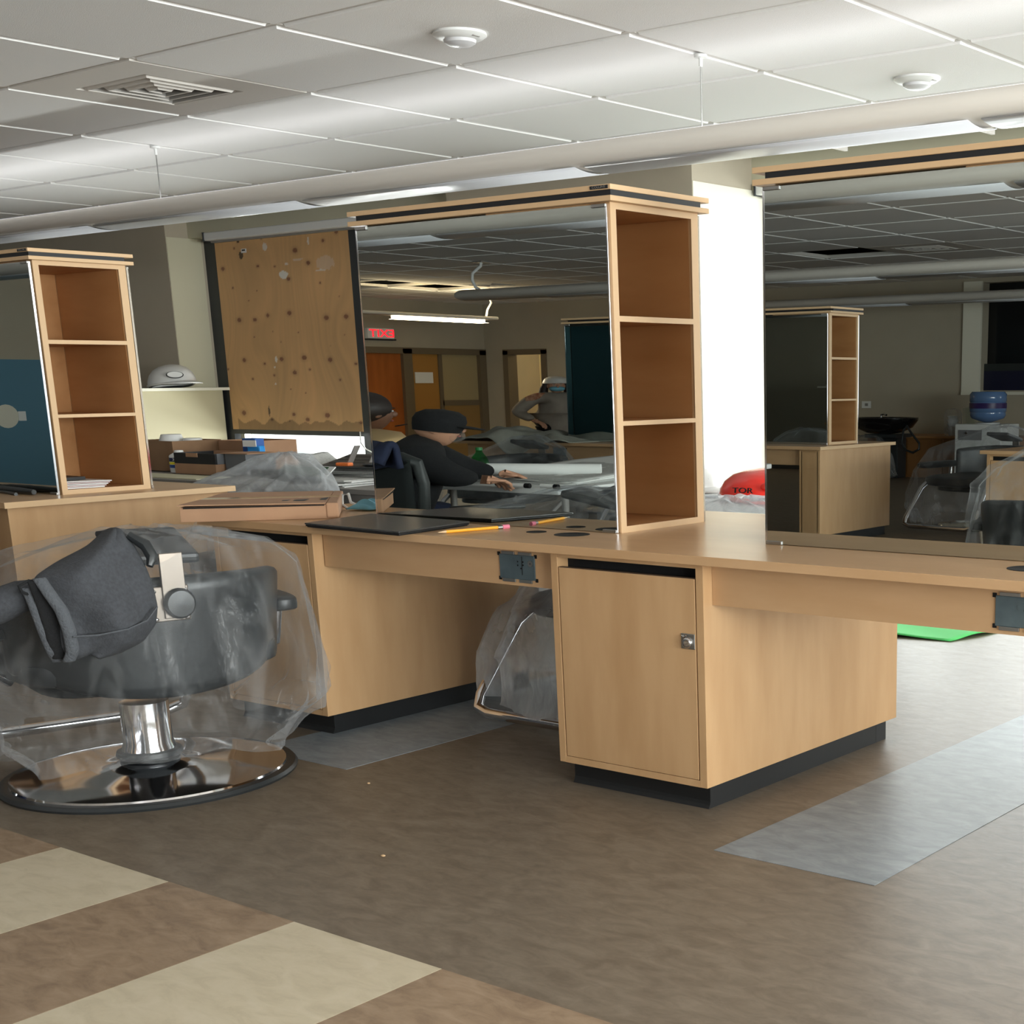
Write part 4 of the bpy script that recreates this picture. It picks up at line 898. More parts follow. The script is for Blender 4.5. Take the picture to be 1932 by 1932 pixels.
carton('open pale cardboard box on the grey desk behind the spray can', -8.82, -8.42, 6.02, 6.35, .7365, .19, M_CARD, False)
tag(B(-8.50, 5.98, .7365, -8.36, 6.05, .945).build('blue_carton', mat('blue_print', (34, 90, 170), .5), None, bevel=.003, origin=(-8.43, 6.0, .7365)), 'narrow blue carton right of the open pale box', 'box')
tag(MB().prism([(-8.40, 5.94), (-8.29, 5.96), (-8.31, 6.02), (-8.42, 6.0)], .7365, .90).build('wipes_pack', mat('bright_blue', (40, 150, 230), .4), None, bevel=.01, origin=(-8.35, 5.97, .7365)), 'bright blue pack on the grey desk beside the narrow blue carton', 'pack')
tag(MB().prism([(-8.41, 5.92), (-8.30, 5.94), (-8.32, 5.96), (-8.42, 5.94)], .895, .935).build('tissue', M_PAPER, None, origin=(-8.35, 5.93, .895)), 'white tissue tuft sticking up from the bright blue pack', 'tissue')
t = thing('spray_can', 'white spray can with blue yellow label on the grey desk', 'can', (-8.735, 5.66, .7365))
MB().lathe([(.062, 0), (.064, .01), (.064, .105), (.058, .112), (.03, .128), (.028, .14), (.018, .142)], (-8.735, 5.66, .7365), 24).build('body', M_HATW, t)
MB().lathe([(.0648, .03), (.0648, .05)], (-8.735, 5.66, .7365), 24, cap=False).build('blue_band', mat('can_blue', (30, 70, 140), .4), t)
MB().lathe([(.0648, .052), (.0648, .068)], (-8.735, 5.66, .7365), 24, cap=False).build('yellow_band', mat('can_yellow', (226, 214, 40), .4), t)
MB().lathe([(.0648, .070), (.0648, .095)], (-8.735, 5.66, .7365), 24, cap=False).build('navy_band', mat('can_navy', (24, 36, 80), .4), t)
text('33', .022, face_m((-8.70, 5.60, .8195), (.82, .57, 0), (0, 0, 1)) @ Matrix.Diagonal((1.5, 1, 1, 1)), M_PAPER, 'label_number', t, .001)
carton('low cardboard box under the black tray on the grey desk', -8.64, -8.20, 5.56, 5.86, .7365, .065, M_CARD, False)
t = thing('black_tray', 'black open tray with notched sides on the low cardboard box', 'tray', (-8.45, 5.7, .8015))
B(-8.64, 5.56, .8025, -8.20, 5.575, .868).build('front', M_BLACK, t); B(-8.22, 5.575, .8025, -8.20, 5.86, .868).build('side', mat('grey_card', (110, 112, 116), .8), t); B(-8.64, 5.575, .8025, -8.62, 5.86, .868).build('side', M_BLACK, t); B(-8.64, 5.84, .8025, -8.2, 5.86, .868).build('back', M_CARD, t)
B(-8.50, 5.554, .845, -8.38, 5.559, .87).build('notch_flap', M_CARD, t)
tag(MB().prism([(-8.2, 5.6), (-7.95, 5.62), (-7.95, 5.84), (-8.2, 5.84)], .868, .8735).build('box_lid', M_CARD, None, origin=(-8.1, 5.7, .868)), 'flat cardboard lid projecting right of the black tray', 'lid')
tag(B(-8.18, 5.62, .7365, -7.97, 5.84, .8675).build('grey_box', mat('grey_card', (110, 112, 116), .8), None, origin=(-8.08, 5.72, .7365)), 'grey box with a tan sticker, right of the black tray', 'box')
# papers, keyboards, folders at the right of the desk
def sheets(name, label, cat, c, w, d, ang, z, n, m, th=.0022, jitter=.02):
    t = thing(name, label, cat, (c[0], c[1], z))
    for k in range(n):
        M = Matrix.Translation((c[0] + random.uniform(-1, 1) * jitter, c[1] + random.uniform(-1, 1) * jitter, z + k * (th + .0004))) @ Matrix.Rotation(ang + random.uniform(-1, 1) * jitter * 3, 4, 'Z')
        MB(M).box(-w / 2, -d / 2, 0, w / 2, d / 2, th).build('sheet', m if k % 3 else M_PAPER, t)
    return t
sheets('paper_stack', 'low stack of white papers at the front right of the grey desk', 'papers', (-6.95, 5.46), .62, .36, .08, .7305, 8, M_NEWS, .004, .03)
t = thing('green_folder', 'dark green folder with white border slanting on the papers', 'folder', (-7.05, 5.42, .77))
MB(Matrix.Translation((-7.12, 5.40, .790)) @ Matrix.Rotation(R(-3), 4, 'Z') @ Matrix.Rotation(R(38), 4, 'X')).box(-.25, -.05, 0, .25, .06, .006).build('board', M_PAPER, t)
MB(Matrix.Translation((-7.12, 5.398, .7925)) @ Matrix.Rotation(R(-3), 4, 'Z') @ Matrix.Rotation(R(38), 4, 'X')).box(-.23, -.044, .005, .20, .05, .008).build('green_face', mat('folder_green', (44, 84, 52), .5), t)
sheets('paper_stack', 'taller stack of papers on the grey desk behind the green folder', 'papers', (-6.9, 5.82), .95, .46, .03, .7305, 12, M_NEWS, .006, .03)
t = thing('newspaper', 'folded newspaper curling up at the left end of the taller stack', 'newspaper', (-7.32, 5.75, .812))
def npf(u, v): return (-7.50 + .34 * u, 5.62 + .26 * v, .812 + .065 * max(0, 1 - u * 2.2) ** 1.3 + .004 * math.sin(v * 9))
MB().grid(npf, 20, 8).build('sheet', M_NEWS, t, solid=.006)
def keyboard(label, c, w, d, rz, rx, z, m):
    t = thing('laptop_computer' if False else 'keyboard', label, 'keyboard', (c[0], c[1], z))
    M = Matrix.Translation((c[0], c[1], z)) @ Matrix.Rotation(rz, 4, 'Z') @ Matrix.Rotation(rx, 4, 'X')
    MB(M).box(-w / 2, -d / 2, 0, w / 2, d / 2, .010).build('case', m, t, bevel=.003)
    for a_ in range(4): MB(M).box(-w / 2 + .02, -d / 2 + .02 + a_ * d * .23, .0095, w / 2 - .02, -d / 2 + .015 + (a_ + .8) * d * .23, .013).build('key_row', M_VINYL, t, bevel=.001)
    return t
keyboard('brown grey keyboard tilted on top of the paper stack below the board', (-7.08, 5.80), .42, .34, R(14), R(10), .833, mat('taupe_plastic', (92, 84, 80), .4))
keyboard('glossy black keyboard at the right of the paper stack', (-6.86, 5.60), .46, .14, R(4), R(0), .8135, M_VINYL)
for i, (x, y, h) in enumerate(((-6.98, 5.62, .07), (-6.84, 5.66, .10))):
    t = thing('bookend', ['grey metal strip leaning up, left of two, on the desk papers', 'grey metal strip leaning up, right of two, on the desk papers'][i], 'metal strip', (x, y, .826))
    MB(Matrix.Translation((x, y, .828)) @ Matrix.Rotation(R(-52), 4, 'Y')).box(0, -.02, 0, h * 2.0, .02, .006).build('strip', M_GREYM, t)
tag(MB().prism([(-7.02, 5.55), (-6.93, 5.57), (-6.93, 5.61), (-7.02, 5.59)], .8245, .845).build('orange_case', mat('orange_plastic', (236, 120, 50), .4), None, bevel=.006, origin=(-6.97, 5.58, .8245)), 'small orange case on the black keyboard', 'case')
tag(MB().ell((-6.78, 5.63, .836), (.07, .06, .012), 16, 8).build('tape_coil', M_VINYL, None, origin=(-6.78, 5.63, .8245)), 'black coil of cable beside the small orange case', 'cable coil')
tag(B(-7.62, 5.70, .7305, -7.5, 5.82, .80).build('striped_carton', mat('tan_print', (186, 130, 80), .6, var=(60, 40, 30), scale=30), None, origin=(-7.56, 5.76, .7305)), 'small printed carton behind the milky plastic bag on the desk', 'box')
tag(B(-6.42, 6.0, .7305, -6.28, 6.3, .80).build('cable_bundle', M_VINYL, None, bevel=.01, origin=(-6.35, 6.1, .7305)), 'black cable bundle at the right end of the grey desk', 'cable bundle')
tag(MB().prism([(-6.35, 7.2), (-5.9, 7.2), (-5.9, 7.5), (-6.35, 7.5)], 0, .62).build('storage_bin', mat('pale_grey_bin', (214, 220, 218), .5), None, bevel=.01, origin=(-6.1, 7.35, 0)), 'pale bin standing on the floor behind the grey desk', 'bin')
# folding table with hats behind the right station gap
t = thing('folding_table', 'white table end behind the long worktop carrying the hard hats', 'table', (-4.4, 6.0, 0))
B(-5.3, 5.5, .69, -3.55, 6.5, .72).build('top', M_WHITE, t, bevel=.008)
for x in (-5.1, -3.75):
    for y in (5.6, 6.4): MB().tube([(x, y, 0), (x, y, .69)], .018, 8).build('leg', M_STEEL, t)
t, M = hard_hat('red hard hat with black lettering seen between the two mirror towers', (-4.14, 5.84, .735), (.27, .25, .135), R(-35), M_RED, strap=False)
text('TOR', .036, face_m((-4.10, 5.590, .783), (.985, .17, 0), (0, .15, 1)) @ Matrix.Diagonal((1.5, 1, 1, 1)), M_BLACKV, 'lettering', t, .004)
MB().ell((-4.0, 5.645, .80), (.035, .012, .02), 14, 8).build('slot_cover', M_RED, t)
t, M = hard_hat('white hard hat behind the red one, partly hidden by the centre tower', (-4.86, 6.12, .735), (.22, .20, .125), R(0), M_HATW)
MB(M).ell((.30, -.93, .45), (.12, .05, .14), 12, 8).build('black_slot', M_BLACK, t)
tag(MB().prism([(-3.8, 6.2), (-3.6, 6.2), (-3.6, 6.4), (-3.8, 6.4)], .7205, .76).build('tray', M_GREYM, None, bevel=.004, origin=(-3.7, 6.3, .7205)), 'grey tray behind the red hard hat', 'tray')
# white sheet thrown over something low behind the worktop
def ws(u, v): return (-4.45 + .95 * u, 5.39 + .09 * v, .80 - .24 * u - .015 * v + .012 * math.sin(u * 13 + v * 5) + .01 * noise.noise(Vector((u * 6, v * 5, 1))))
t = thing('white_sheet', 'white plastic sheet slanting down in front of the red hard hat', 'sheet', (-4.0, 5.5, .35))
MB().grid(ws, 40, 14).build('sheet_top', M_PAPER, t, solid=.004); MB().grid(lambda u, v: (-4.45 + .95 * u, 5.39 - .02 * math.sin(u * 20) * v, (.80 - .24 * u + .012 * math.sin(u * 13)) * (1 - v) + .35 * v), 60, 6).build('sheet_front', M_PAPER, t, solid=.004)
# green cloth on the floor
t = thing('green_cloth', 'flat green cloth on the bright floor behind the latched cabinet', 'cloth', (-3.9, 6.75, 0))
MB().grid(lambda u, v: (-4.9 + 1.5 * u + .1 * v, 6.25 + .36 * u * .4 + .9 * v * (1 - .5 * u), .006 + .012 * (1 + math.sin(u * 11 + v * 7)) * .6), 30, 12).build('sheet', M_GREEN, t, solid=.006)

# ------------------------------------------------------------------ figures and the table, seen in the centre mirror
DX = (1.6, 1.6, .87)
def skin_body(name, m, parent, joints, edges, rad, sub=2, D=DX):
    """joints in world coordinates; grown in unscaled space with a Skin modifier, then mapped back"""
    names = list(joints); idx = {k: i for i, k in enumerate(names)}
    vs = [(joints[k][0] / D[0], joints[k][1] / D[1], joints[k][2] / D[2]) for k in names]
    me = bpy.data.meshes.new(name + '_k'); me.from_pydata(vs, [(idx[a], idx[b]) for a, b in edges], []); me.update()
    o = bpy.data.objects.new(name + '_k', me); COL.objects.link(o)
    md = o.modifiers.new('s', 'SKIN'); md.use_smooth_shade = True
    for i, k in enumerate(names):
        r_ = rad[k]; r_ = r_ if hasattr(r_, '__len__') else (r_, r_)
        sv = o.data.skin_vertices[0].data[i]; sv.radius = r_; sv.use_root = (i == 0)
    ss = o.modifiers.new('u', 'SUBSURF'); ss.levels = sub
    dg = bpy.context.evaluated_depsgraph_get(); nm = bpy.data.meshes.new_from_object(o.evaluated_get(dg))
    COL.objects.unlink(o); bpy.data.objects.remove(o)
    root = parent
    while root.parent is not None: root = root.parent
    nm.transform(Matrix.Translation(-Vector(root.location)) @ Matrix.Diagonal((*D, 1)))
    nm.materials.clear(); nm.materials.append(m); nm.polygons.foreach_set('use_smooth', [True] * len(nm.polygons))
    ob = bpy.data.objects.new(name, nm); COL.objects.link(ob); ob.parent = parent
    return ob
def hand_joints(w, d, up, s_=1.0):
    """palm and five bent fingers from wrist w pointing along d; returns joints, edges, radii in world space"""
    d = Vector(d).normalized(); up = Vector(up).normalized(); side = d.cross(up).normalized()
    J = {'wrist': Vector(w)}; E = []; Rr = {'wrist': .028}
    J['palm'] = J['wrist'] + d * .09 * s_; Rr['palm'] = (.036, .018); E.append(('wrist', 'palm'))
    for k, (o_, ln) in enumerate(((-.048, .085), (-.016, .105), (.016, .10), (.048, .078))):
        a_ = f'f{k}a'; b_ = f'f{k}b'; c_ = f'f{k}c'
        J[a_] = J['palm'] + d * .05 * s_ + side * o_ * 1.2 * s_; J[b_] = J[a_] + (d * .9 - up * .35) * ln * .55 * s_; J[c_] = J[b_] + (d * .55 - up * .8) * ln * .45 * s_
        Rr[a_] = .011; Rr[b_] = .0095; Rr[c_] = .008; E += [('palm', a_), (a_, b_), (b_, c_)]
    J['t1'] = J['wrist'] + d * .05 * s_ + side * -.06 * s_; J['t2'] = J['t1'] + (d * .6 - side * .5) * .06 * s_; J['t3'] = J['t2'] + (d * .9) * .045 * s_
    Rr.update(t1=.013, t2=.011, t3=.009); E += [('wrist', 't1'), ('t1', 't2'), ('t2', 't3')]
    return J, E, Rr
def head(par, c, face, m=M_SKIN, hair=None, s_=1.0):
    """head with nose, eyes, ears; c = centre, face = facing in plan"""
    M = frame_m((c[0], c[1], 0), face); M.translation.z = c[2]
    M = M @ Matrix.Diagonal((1.5 * s_, 1.5 * s_, .87 * s_, 1))
    def fn(u, v):
        A = u * 2 * math.pi; Bv = v * math.pi; s2 = math.sin(Bv) + 1e-4
        x = .078 * s2 * math.cos(A); y = .098 * s2 * math.sin(A); z = -.125 * math.cos(Bv)
        if z < -.02: k = 1 - .30 * min(1, (-.02 - z) / .10); x *= k; y = y * k + .018 * (1 - k) * 3
        if y > .05: y -= .010 * math.exp(-((z - .01) / .02) ** 2) * (1 if abs(x) > .015 else .2)
        return (x, y, z)
    h = MB(M).grid(fn, 28, 18, closeu=True).build('head', m, par)
    MB(M).ell((0, .100, -.012), (.013, .020, .022), 10, 8).build('nose', m, h)
    for s in (-1, 1):
        MB(M).ell((s * .032, .079, .012), (.013, .009, .007), 10, 8).build('eye', M_HATW, h); MB(M).ell((s * .032, .0865, .012), (.005, .003, .005), 8, 6).build('iris', M_HAIR, h)
        MB(M).ell((s * .078, -.005, -.005), (.010, .022, .032), 10, 8).build('ear', m, h)
        MB(M).ell((s * .032, .087, .032), (.018, .006, .004), 8, 6).build('eyebrow', M_HAIR, h)
    MB(M).ell((0, .088, -.058), (.024, .008, .008), 10, 6).build('mouth', mat('lips', (168, 96, 88), .5), h)
    return h, M
# seated person in black
p = thing('person', 'person in a bulky black hooded jacket and black cap leaning over the white table', 'person', (-6.45, 1.75, 0))
J = dict(pelvis=(-6.50, 1.86, .50), waist=(-6.48, 1.84, .62), chest=(-6.42, 1.78, .80), neckb=(-6.37, 1.73, .96), neck=(-6.30, 1.69, 1.01),
         shl=(-6.17, 1.90, .92), ell=(-6.05, 1.80, .80), wrl=(-5.99, 1.60, .785), shr=(-6.56, 1.50, .92), elr=(-6.50, 1.20, .80), wrr=(-6.35, 1.10, .785))
E_ = [('pelvis', 'waist'), ('waist', 'chest'), ('chest', 'neckb'), ('neckb', 'neck'), ('neckb', 'shl'), ('shl', 'ell'), ('ell', 'wrl'), ('neckb', 'shr'), ('shr', 'elr'), ('elr', 'wrr')]
RA = dict(pelvis=.17, waist=.165, chest=.175, neckb=.115, neck=.055, shl=.095, ell=.085, wrl=.05, shr=.095, elr=.08, wrr=.05)
skin_body('jacket', M_DARKCLOTH, p, J, E_, RA)
J = dict(pelvis=(-6.52, 1.80, .50), hl=(-6.38, 1.86, .49), kl=(-6.10, 1.50, .50), al=(-6.12, 1.42, .09), tl=(-6.05, 1.22, .045), hr=(-6.62, 1.66, .49), kr=(-6.42, 1.25, .50), ar=(-6.44, 1.20, .09), tr=(-6.36, 1.00, .045))
skin_body('trousers', M_NAVY, p, J, [('pelvis', 'hl'), ('hl', 'kl'), ('kl', 'al'), ('al', 'tl'), ('pelvis', 'hr'), ('hr', 'kr'), ('kr', 'ar'), ('ar', 'tr')], dict(pelvis=.14, hl=.10, kl=.075, al=.05, tl=.045, hr=.10, kr=.075, ar=.05, tr=.045))
h, HM = head(p, (-6.235, 1.66, 1.06), (.75, -.66), s_=.88)
MB(HM @ Matrix.Rotation(R(-10), 4, 'X')).lathe([(.104, -.02), (.112, .02), (.116, .06), (.105, .10), (.07, .128), (.01, .138)], n=28, sy=1.0).build('cap', M_DARKCLOTH, p)
MB(HM @ Matrix.Translation((0, .12, .005)) @ Matrix.Rotation(R(-14), 4, 'X')).ell((0, 0, 0), (.085, .085, .009), 18, 6).build('cap_peak', M_DARKCLOTH, p)
MB(HM).tube([(.05, -.13, .03), (.03, -.17, .02), (-.03, -.17, .02), (-.05, -.13, .03)], .004, 6).build('cap_strap', M_BLACK, p)
MB(HM).ell((0, .070, -.055), (.055, .045, .045), 14, 10).build('white_respirator', M_FILM, p)
MB(HM @ Matrix.Translation((.085, -.02, -.035))).ell((0, 0, 0), (.012, .045, .016), 10, 6).build('blue_trim', mat('royal_blue', (24, 70, 190), .6), p)
for w_, d_ in (((-5.99, 1.60, .785), (.1, -.9, -.1)), ((-6.35, 1.10, .785), (.5, -.6, -.1))):
    Jh, Eh, Rh = hand_joints(w_, d_, (0, 0, 1), .95); skin_body('hand', M_SKIN, p, Jh, Eh, Rh, 1)
# office chair behind that person
t = thing('office_chair', 'black mesh office chair under a navy jacket, in the centre mirror', 'chair', (-6.15, 1.86, 0))
OM = frame_m((-6.15, 1.86), (.25, -.97))
def ocb(off):
    return lambda u, v: ((-1 + 2 * u) * (.40 - .05 * (1 - v)), -.34 + .10 * (2 * u - 1) ** 2 - .05 * v + off, .54 + .38 * v)
MB(OM).grid(ocb(0), 15, 11).build('mesh_back', mat('dark_mesh', (20, 26, 26), .9), t, solid=.012)
fr = [(-.40, -.25, .90), (-.34, -.30, .925), (0, -.39, .935), (.34, -.30, .925), (.40, -.25, .90), (.40, -.22, .80), (.37, -.21, .62), (.30, -.25, .53), (0, -.33, .51), (-.30, -.25, .53), (-.37, -.21, .62), (-.40, -.22, .80)]
MB(OM).tube(fr, .033, 10, closed=True).build('back_frame', mat('charcoal_plastic', (46, 50, 50), .5), t)
MB(OM).grid(lambda u, v: ((-1 + 2 * u) * .42, -.30 + .75 * v, .47 - .03 * v ** 4), 10, 10).build('seat', M_DARKCLOTH, t, solid=.07)
for s in (-1, 1):
    B_ = MB(OM); B_.box(s * .47 - .05, -.10, .645, s * .47 + .05, .32, .675); B_.build('armrest', M_VINYL, t, bevel=.012)
    B_ = MB(OM); B_.box(s * .46 - .03, .02, .42, s * .46 + .03, .12, .65); B_.build('arm_post', M_VINYL, t, bevel=.006)
MB(OM).tube([(0, 0, .44), (0, 0, .12)], .04, 12).build('gas_lift', M_CHROME, t)
for k in range(5):
    a_ = k * 2 * math.pi / 5 + .3; MB(OM).tube([(0, 0, .12), (.45 * math.cos(a_), .45 * math.sin(a_), .07)], [.04, .022], 8).build('base_arm', M_VINYL, t)
    MB(OM).ell((.47 * math.cos(a_), .47 * math.sin(a_), .036), (.05, .03, .035), 12, 8).build('caster', M_BLACK, t)
MB(OM).grid(lambda u, v: ((-.42 + .62 * u), -.40 + .10 * (2 * u - 1) ** 2 * .5 + (.20 * (v - .5) if v < .5 else 0) - .02 * math.sin(u * 12 + v * 3), .90 + .10 * math.sin(math.pi * v) + .03 * noise.noise(Vector((u * 4, v * 4, 0))) - .02 * v), 26, 14).build('navy_jacket', M_NAVY, t, solid=.03)
# person at the far left of the centre mirror
p3 = thing('person', 'dark haired person in a tan collar at the left edge of the centre mirror', 'person', (-7.5, 1.1, 0))
h, HM = head(p3, (-7.40, 1.12, 1.13), (.3, -.95), mat('skin_dark', (110, 76, 58), .55))
MB(HM).ell((0, -.025, .035), (.10, .115, .115), 22, 14).build('hair', M_HAIR, h)
J = dict(pelvis=(-7.50, 1.25, .5), chest=(-7.47, 1.20, .82), neckb=(-7.44, 1.16, .98), neck=(-7.42, 1.14, 1.04), shl=(-7.14, 1.20, .94), ell=(-7.04, 1.10, .72), wrl=(-7.0, .80, .74), shr=(-7.74, 1.12, .94), elr=(-7.80, .95, .72), wrr=(-7.6, .7, .74))
skin_body('tan_coat', mat('tan_coat', (190, 160, 116), .9), p3, J, [('pelvis', 'chest'), ('chest', 'neckb'), ('neckb', 'neck'), ('neckb', 'shl'), ('shl', 'ell'), ('ell', 'wrl'), ('neckb', 'shr'), ('shr', 'elr'), ('elr', 'wrr')], dict(pelvis=.16, chest=.165, neckb=.11, neck=.06, shl=.09, ell=.07, wrl=.045, shr=.09, elr=.07, wrr=.045))
J = dict(pelvis=(-7.50, 1.25, .5), hl=(-7.36, 1.2, .49), kl=(-7.3, .6, .5), al=(-7.3, .6, .09), tl=(-7.26, .42, .045), hr=(-7.62, 1.2, .49), kr=(-7.6, .6, .5), ar=(-7.6, .6, .09), tr=(-7.58, .42, .045))
skin_body('trousers', M_NAVY, p3, J, [('pelvis', 'hl'), ('hl', 'kl'), ('kl', 'al'), ('al', 'tl'), ('pelvis', 'hr'), ('hr', 'kr'), ('kr', 'ar'), ('ar', 'tr')], dict(pelvis=.14, hl=.10, kl=.075, al=.05, tl=.045, hr=.10, kr=.075, ar=.05, tr=.045))
for w_ in ((-7.0, .80, .755), (-7.6, .7, .755)):
    Jh, Eh, Rh = hand_joints(w_, (.1, -.9, -.1), (0, 0, 1), .9); skin_body('hand', mat('skin_dark', (110, 76, 58), .55), p3, Jh, Eh, Rh, 1)
t = thing('stool', 'low black stool under the dark haired person', 'stool', (-7.52, 1.28, 0))
MB().lathe([(.30, .40), (.31, .43), (.28, .445)], (-7.52, 1.28, 0), 28).build('seat', M_VINYL, t); MB().lathe([(.28, 0), (.27, .02), (.05, .05), (.04, .40)], (-7.52, 1.28, 0), 24).build('pedestal', M_CHROME, t)
# standing person
X0, Y0p = -14.10, -8.0
p2 = thing('person', 'standing person in grey coat, white hard hat and blue mask, in the centre mirror', 'person', (X0, Y0p, 0))
fc = (.78, .62)
FM = frame_m((X0, Y0p), fc)
def L(a, b, z): q = FM @ Vector((a, b, z)); return (q.x, q.y, q.z)
J = dict(pelvis=L(0, 0, .80), waist=L(0, 0, .92), chest=L(0, .02, 1.07), neckb=L(0, 0, 1.18), neck=L(0, 0, 1.22), shl=L(-.33, 0, 1.14), ell=L(-.55, -.06, .96), wrl=L(-.36, .18, .86), shr=L(.33, 0, 1.14), elr=L(.55, -.06, .96), wrr=L(.36, .18, .86), hem=L(0, 0, .66))
skin_body('coat', M_COAT, p2, J, [('pelvis', 'waist'), ('waist', 'chest'), ('chest', 'neckb'), ('neckb', 'neck'), ('neckb', 'shl'), ('shl', 'ell'), ('ell', 'wrl'), ('neckb', 'shr'), ('shr', 'elr'), ('elr', 'wrr'), ('pelvis', 'hem')],
          dict(pelvis=(.19, .15), waist=(.18, .14), chest=(.19, .15), neckb=.10, neck=.055, shl=.085, ell=.08, wrl=.05, shr=.085, elr=.08, wrr=.05, hem=(.2, .16)))
J = dict(pelvis=L(0, 0, .76), hl=L(-.16, 0, .72), kl=L(-.17, .02, .41), al=L(-.18, 0, .08), tl=L(-.2, .22, .035), hr=L(.16, 0, .72), kr=L(.17, .02, .41), ar=L(.18, 0, .08), tr=L(.2, .22, .035))
skin_body('trousers', M_DARKCLOTH, p2, J, [('pelvis', 'hl'), ('hl', 'kl'), ('kl', 'al'), ('al', 'tl'), ('pelvis', 'hr'), ('hr', 'kr'), ('kr', 'ar'), ('ar', 'tr')], dict(pelvis=.14, hl=.095, kl=.07, al=.05, tl=.04, hr=.095, kr=.07, ar=.05, tr=.04))
for s in (-1, 1):
    Jh, Eh, Rh = hand_joints(L(s * .36, .18, .86), FM.to_3x3() @ Vector((-s * .7, .5, -.3)), (0, 0, 1), .95); skin_body('hand', M_SKIN, p2, Jh, Eh, Rh, 1)
h, HM = head(p2, L(0, .03, 1.315), fc)
MB(HM).ell((0, .055, -.045), (.075, .062, .045), 16, 10).build('mask', M_MASK, h)
MB(HM).tube([(-.09, -.02, .03), (-.11, -.03, -.05), (-.12, -.02, -.13), (-.10, -.01, -.18)], [.03, .04, .045, .02], 10).build('hair', M_HAIR, h)
MB(HM).tube([(.09, -.02, .03), (.11, -.03, -.05), (.12, -.02, -.13), (.10, -.01, -.18)], [.03, .04, .045, .02], 10).build('hair', M_HAIR, h)
MB(HM).lathe([(.135, .035), (.125, .045), (.118, .08), (.10, .115), (.06, .14), (.01, .15)], n=28, sy=1.15).build('hard_hat', M_HATW, p2)
MB(FM).tube([(-.42, .05, 1.12), (-.30, .10, 1.17), (-.16, .10, 1.19)], [.05, .05, .03], 8).build('plaid_scarf', mat('rust_plaid', (150, 80, 56), .9, var=(190, 150, 120), scale=20), p2)
# white folding table with papers
t = thing('folding_table', 'white folding table with plans spread on it, seen in the centre mirror', 'table', (-6.2, .2, 0))
def tq(a, b): return (-5.56 - 1.30 * a - .50 * b + .0, 1.46 - .03 * a - 2.9 * b)
def rounded(m0, k=.05):
    pts = []
    for (a, b), s0 in (((m0, m0), 180), ((1 - m0, m0), 270), ((1 - m0, 1 - m0), 0), ((m0, 1 - m0), 90)):
        for q in range(5):
            A = R(s0 + q * 22.5); pts.append(tq(a + k * math.cos(A), b + k * .45 * math.sin(A)))
    return pts
MB().prism(rounded(.05), .696, .730).build('top', M_WHITE, t, bevel=.006)
for a_ in (.14, .86):
    for b_ in (.12, .88):
        q = tq(a_, b_); MB().tube([(q[0], q[1], 0), (q[0], q[1], .696)], .022, 10).build('leg', M_GREYM, t)
for b_ in (.12, .88): q0, q1 = tq(.14, b_), tq(.86, b_); MB().tube([(q0[0], q0[1], .18), (q1[0], q1[1], .18)], .014, 8).build('cross_bar', M_GREYM, t)
for a_ in (.3,): q0, q1 = tq(.5, .12), tq(.5, .4); MB().tube([(q0[0], q0[1], .3), (q1[0], q1[1], .68)], .014, 8).build('brace', M_GREYM, t)
t = thing('drawing_sheets', 'thick pile of rolled white plan sheets across the folding table', 'papers', (-6.3, .4, .7305))
for k in range(10):
    def pf(u, v, k=k):
        a = .10 + .72 * u + .03 * math.sin(k * 2); b = .10 + .01 * k + .75 * v + .03 * math.sin(k * 3)
        q = tq(a, b); ed = .015 * noise.noise(Vector((u * 4, v * 4, k)))
        return (q[0], q[1], .7315 + k * .0075 * (.35 + .65 * min(1, v * 2)) + max(0, ed) * .5 + .03 * max(0, v - .6) * k * .1)
    MB().grid(pf, 14, 12).build('sheet', M_PAPER if k % 2 else M_NEWS, t, solid=.003)
MB().tube([tuple(tq(.93, .10)) + (.80,), tuple(tq(.2, .30)) + (.79,)], .035, 10).build('rolled_edge', M_PAPER, t)
for i, (x, y, dx, dy, m_) in enumerate(((-6.02, 1.38, .16, .04, M_BLACK), (-5.86, 1.42, .16, .0, M_PAPER), (-5.66, 1.39, .14, .01, M_PAPER))):
    o = thing('marker', ['black marker at the left on the near edge of the folding table', 'white marker with black cap, middle on the near edge of the folding table', 'white marker with black cap near the corner of the folding table'][i], 'marker', (x, y, .7305))
    MB().tube([(x - dx / 2, y - dy / 2, .744), (x + dx / 4, y + dy / 4, .744)], .013, 8).build('barrel', m_, o); MB().tube([(x + dx / 4, y + dy / 4, .744), (x + dx / 2, y + dy / 2, .744)], .0135, 8).build('cap', M_BLACKV, o)
t = thing('soda_bottle', 'green plastic bottle standing beside the plan sheets', 'bottle', (-6.93, .66, .7305))
MB().lathe([(.055, 0), (.06, .01), (.06, .09), (.05, .115), (.024, .145), (.02, .16)], (-6.93, .66, .7305), 24).build('body', M_BOTG, t)
MB().lathe([(.0605, .03), (.0605, .08)], (-6.93, .66, .7305), 24, cap=False).build('label', mat('green_label', (30, 150, 80), .5), t); MB().lathe([(.023, .16), (.023, .178)], (-6.93, .66, .7305), 16).build('cap', mat('green_cap', (20, 110, 50), .5), t)
